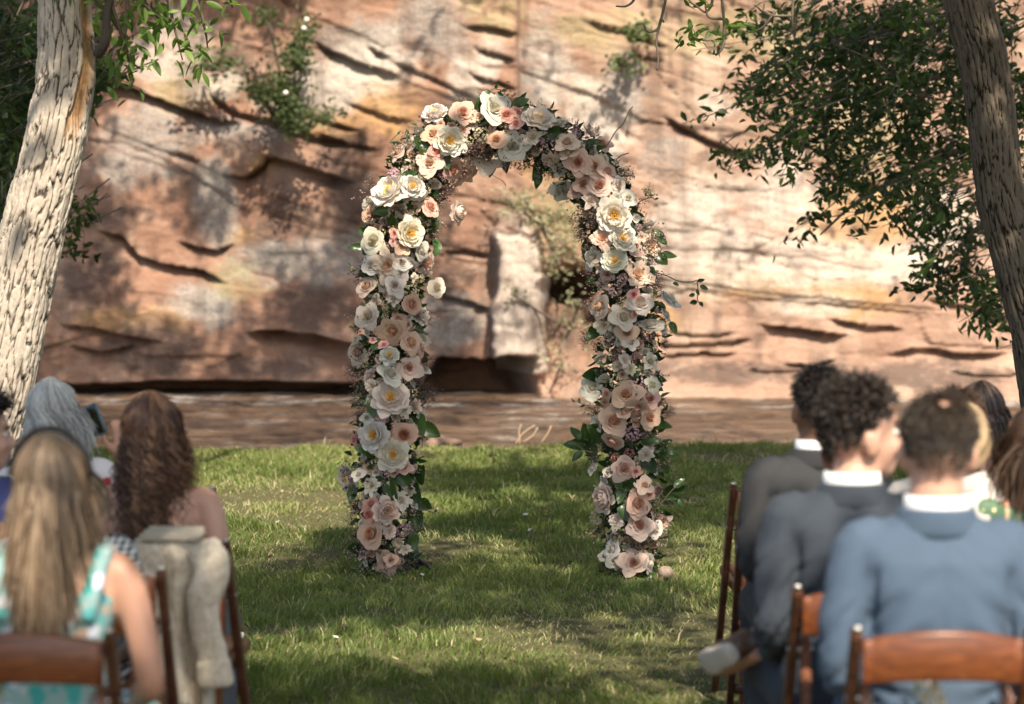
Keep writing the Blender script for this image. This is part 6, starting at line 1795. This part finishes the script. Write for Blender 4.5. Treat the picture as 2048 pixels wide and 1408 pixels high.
MB().add(cv, cf).build('cuff', M_COAT, sleeve)
sv, sf = tube(smoothpath([CP(290, 1095, -.03), CP(300, 1180, -.05), CP(318, 1260, -.05), CP(335, 1340, -.05), CP(350, 1415, -.05)], 26), list(np.linspace(.05, .045, 27)), 18)
MB().add(rumple(sv, .012, 8), sf).build('sleeve', M_COAT, coat)
MB().add(*sheet([(300, 408, 1052, .0), (285, 412, 1066, -.03), (272, 400, 1080, -.04)], .012, seed=5, fold=.004)).build('collar', cloth('collar_suede', (.40, .35, .27)), coat)
MB().add(*sheet([(395, 432, 1078, .03), (408, 446, 1100, .02), (424, 447, 1150, .02)], .02, seed=7, fold=.005)).build('lapel', M_COAT, coat)

# ---- purple scarf hanging by the slate suit
M_PURP = cloth('purple_scarf', (.09, .02, .10))
def hang(name, label, cat, px, py0, py1, d, w0, w1, mat, seed):
    a = P(px, py0, d); root = empty(name, (a.x, a.y, a.z), 0, label, cat)
    V = []; Fc = []
    m, n = 20, 10; h = a.z - P(px, py1, d).z
    for sd in (0, 1):
        for i in range(m + 1):
            for j in range(n + 1):
                t, u = i / m, -1 + 2 * j / n; w_ = (w0 + (w1 - w0) * t) / 2
                V.append((u * w_ + .01 * math.sin(t * 5 + seed), .012 * math.sin(u * 5 + t * 3 + seed) + (.004 if sd else -.004) * (1 - u * u), -h * t))
    q = (m + 1) * (n + 1)
    for i in range(m):
        for j in range(n):
            b = i * (n + 1) + j; Fc.append((b, b + 1, b + n + 2, b + n + 1)); Fc.append((q + b, q + b + n + 1, q + b + n + 2, q + b + 1))
    obj('cloth', mesh_py(name, V, Fc), mat, root)
hang('scarf', 'deep purple scarf hanging beside the slate grey suit trousers', 'scarf', 1522, 1255, 1420, 6.6, .03, .075, M_PURP, 2)

# ---- small flower swags tied to the nearest chairs
def swag(label, blobs, d, seed):
    root = empty('flower_swag', P(blobs[0][0], blobs[0][1], d), label=label, cat='flowers', group='flower swags tied to chairs')
    g = random.Random(seed)
    for (px, py, dp, ty) in blobs:
        p = P(px, py, d) - Vector(root.location); r = dp * d / FPX * .5
        o = obj('bloom' if ty != 'g' else 'leaf_bunch', rnd.choice(GARD if ty == 'w' else CLUST if ty == 'c' else SAGE), None, root)
        o.location = p; o.scale = (r,) * 3
        o.rotation_euler = (R(90) + g.gauss(0, .4), g.gauss(0, .4), g.uniform(0, 6))
        o.color = ((.80, .76, .66, .12) if ty == 'w' else (.56, .60, .36, .1))
    pts = [P(px, py, d + .02) - Vector(root.location) for px, py, dp, ty in blobs]
    MB().add(*tube(smoothpath(pts, 12), .003, 5)).build('stem', M_TWIG, root)
swag('white and green flower swag hanging on the blue suit\'s chair', [(1830, 1340, 22, 'g'), (1838, 1355, 30, 'c'), (1832, 1378, 24, 'c'), (1866, 1362, 26, 'w'), (1866, 1382, 28, 'w'), (1852, 1395, 24, 'w'), (1880, 1402, 26, 'w')], 5.02, 1)
swag('pale green and white flower swag on the right post of the teal dress chair', [(232, 1268, 26, 'g'), (216, 1300, 28, 'g'), (200, 1328, 26, 'w'), (192, 1362, 26, 'w'), (184, 1395, 30, 'w'), (205, 1380, 26, 'c')], 5.02, 2)
swag('pale green flower swag at the left end of the teal dress chair rail', [(2, 1290, 24, 'g'), (10, 1320, 26, 'c'), (4, 1350, 26, 'g'), (0, 1385, 28, 'c')], 5.02, 3)
# ================================================================== SMALL THINGS ON THE GROUND
M_DRIFT = plain('driftwood', (.20, .13, .09), .9, .3, 20, .5, 40)
def log(px0, py0, px1, py1, r, label):
    a, b = G(px0, py0, -.02), G(px1, py1, -.02)
    root = empty('driftwood_log', a, 0, label, 'log', 'driftwood along the bank')
    m = b - a
    V, Fc = tube(smoothpath([Vector((0, 0, r * .4)), m * .35 + Vector((0, .06, r * .9)), m * .7 + Vector((0, -.05, r * .5)), m + Vector((0, 0, r * .2))], 14), list(np.linspace(r, r * .5, 15)), 9)
    MB().add(V, Fc).build('wood', M_DRIFT, root)
log(860, 896, 920, 888, .055, 'dark driftwood log on the bank just right of the left arch leg')
log(440, 908, 540, 920, .045, 'brown driftwood log on the bank by the curly-haired woman')
def twigs(px, py, label, segs):
    root = empty('dry_reed', G(px, py, -.05), 0, label, 'twig', 'dry twigs at the water edge')
    for s in segs:
        pts = [P(a, b, 19.9) - Vector(root.location) for a, b in s]
        MB().add(*tube(smoothpath(pts, 8), .008, 5)).build('stalk', M_STALK, root)
M_STALK = plain('dry_stalk', (.34, .24, .15), .9, .2)
twigs(1050, 892, 'dry forked twigs standing at the water edge inside the arch', [[(1030, 890), (1045, 868), (1070, 850)], [(1045, 885), (1065, 872), (1075, 855)], [(1040, 890), (1038, 865), (1042, 848)], [(1080, 888), (1095, 868), (1102, 852)]])
# drink can / colourful cup by the left chair
cup = empty('paper_cup', G(470, 1312), 0, 'small white and pink patterned cup in the grass beside the left chair', 'cup')
cup.location.z = 0
MB().add(*rings([(0, 0, 0, .026, .026), (0, 0, .004, .027, .027), (0, 0, .09, .036, .036), (0, 0, .092, .034, .034), (0, 0, .06, .031, .031)], 20)).build('cup_wall', floral('cup_print', [(.7, .66, .6), (.6, .2, .3), (.7, .66, .6), (.65, .45, .12), (.4, .1, .3)], 40, (.7, .66, .6)), cup)
# fallen petals and leaves on the lawn
k = NT('fallen_petal')
M_FALL = k.done(k.bsdf((.62, .58, .50), .7))
pm = mesh_py('fallen_petal', [(-.02, 0, 0), (-.006, -.012, .006), (.012, -.010, .004), (.02, 0, .008), (.010, .012, .005), (-.008, .011, .007), (0, 0, .001)], [(0, 1, 6), (1, 2, 6), (2, 3, 6), (3, 4, 6), (4, 5, 6), (5, 0, 6)])
pm.materials.append(M_FALL)
places = ['left of the arch', 'inside the arch', 'right of the arch']
for i, (px, py, lab) in enumerate([(1050, 1030, 'white petal on the grass in the middle of the arch'), (1060, 1060, 'small white petal on the grass low in the middle of the arch'), (555, 1045, 'pale petal on the grass left of the arch'), (845, 1150, 'pale petal on the grass at the left arch foot'), (1430, 930, 'pale petal on the dark grass right of the arch'), (670, 1275, 'pale petal on the grass before the left arch leg')]):
    g_ = G(px, py, .035)
    setprops(obj('fallen_petal', pm, None, None, loc=g_, rot=(rnd.uniform(-.4, .4), rnd.uniform(-.4, .4), rnd.uniform(0, 6)), scale=rnd.uniform(.8, 1.3)), lab, 'petal', 'petals fallen on the lawn')

# dead leaves lying about on the lawn
def litter():
    g = np.random.default_rng(15)
    n = 420
    y = g.uniform(7.2, 19.3, n); x = g.uniform(-1, 1, n) * (.212 * y + .5)
    pos = np.stack([x, y, gz(x, y) + g.uniform(.012, .035, n)], 1)
    M_DEAD = leaf_mat('dead_leaf', (.12, .07, .035), (.26, .17, .085), (.42, .32, .19), .1, .8, .2)
    o = leaves('leaf_litter', pos, .032, .017, M_DEAD, None, 16, .0)
    setprops(o, 'small dry leaves scattered over the lawn', 'leaves', kind='stuff')
litter()
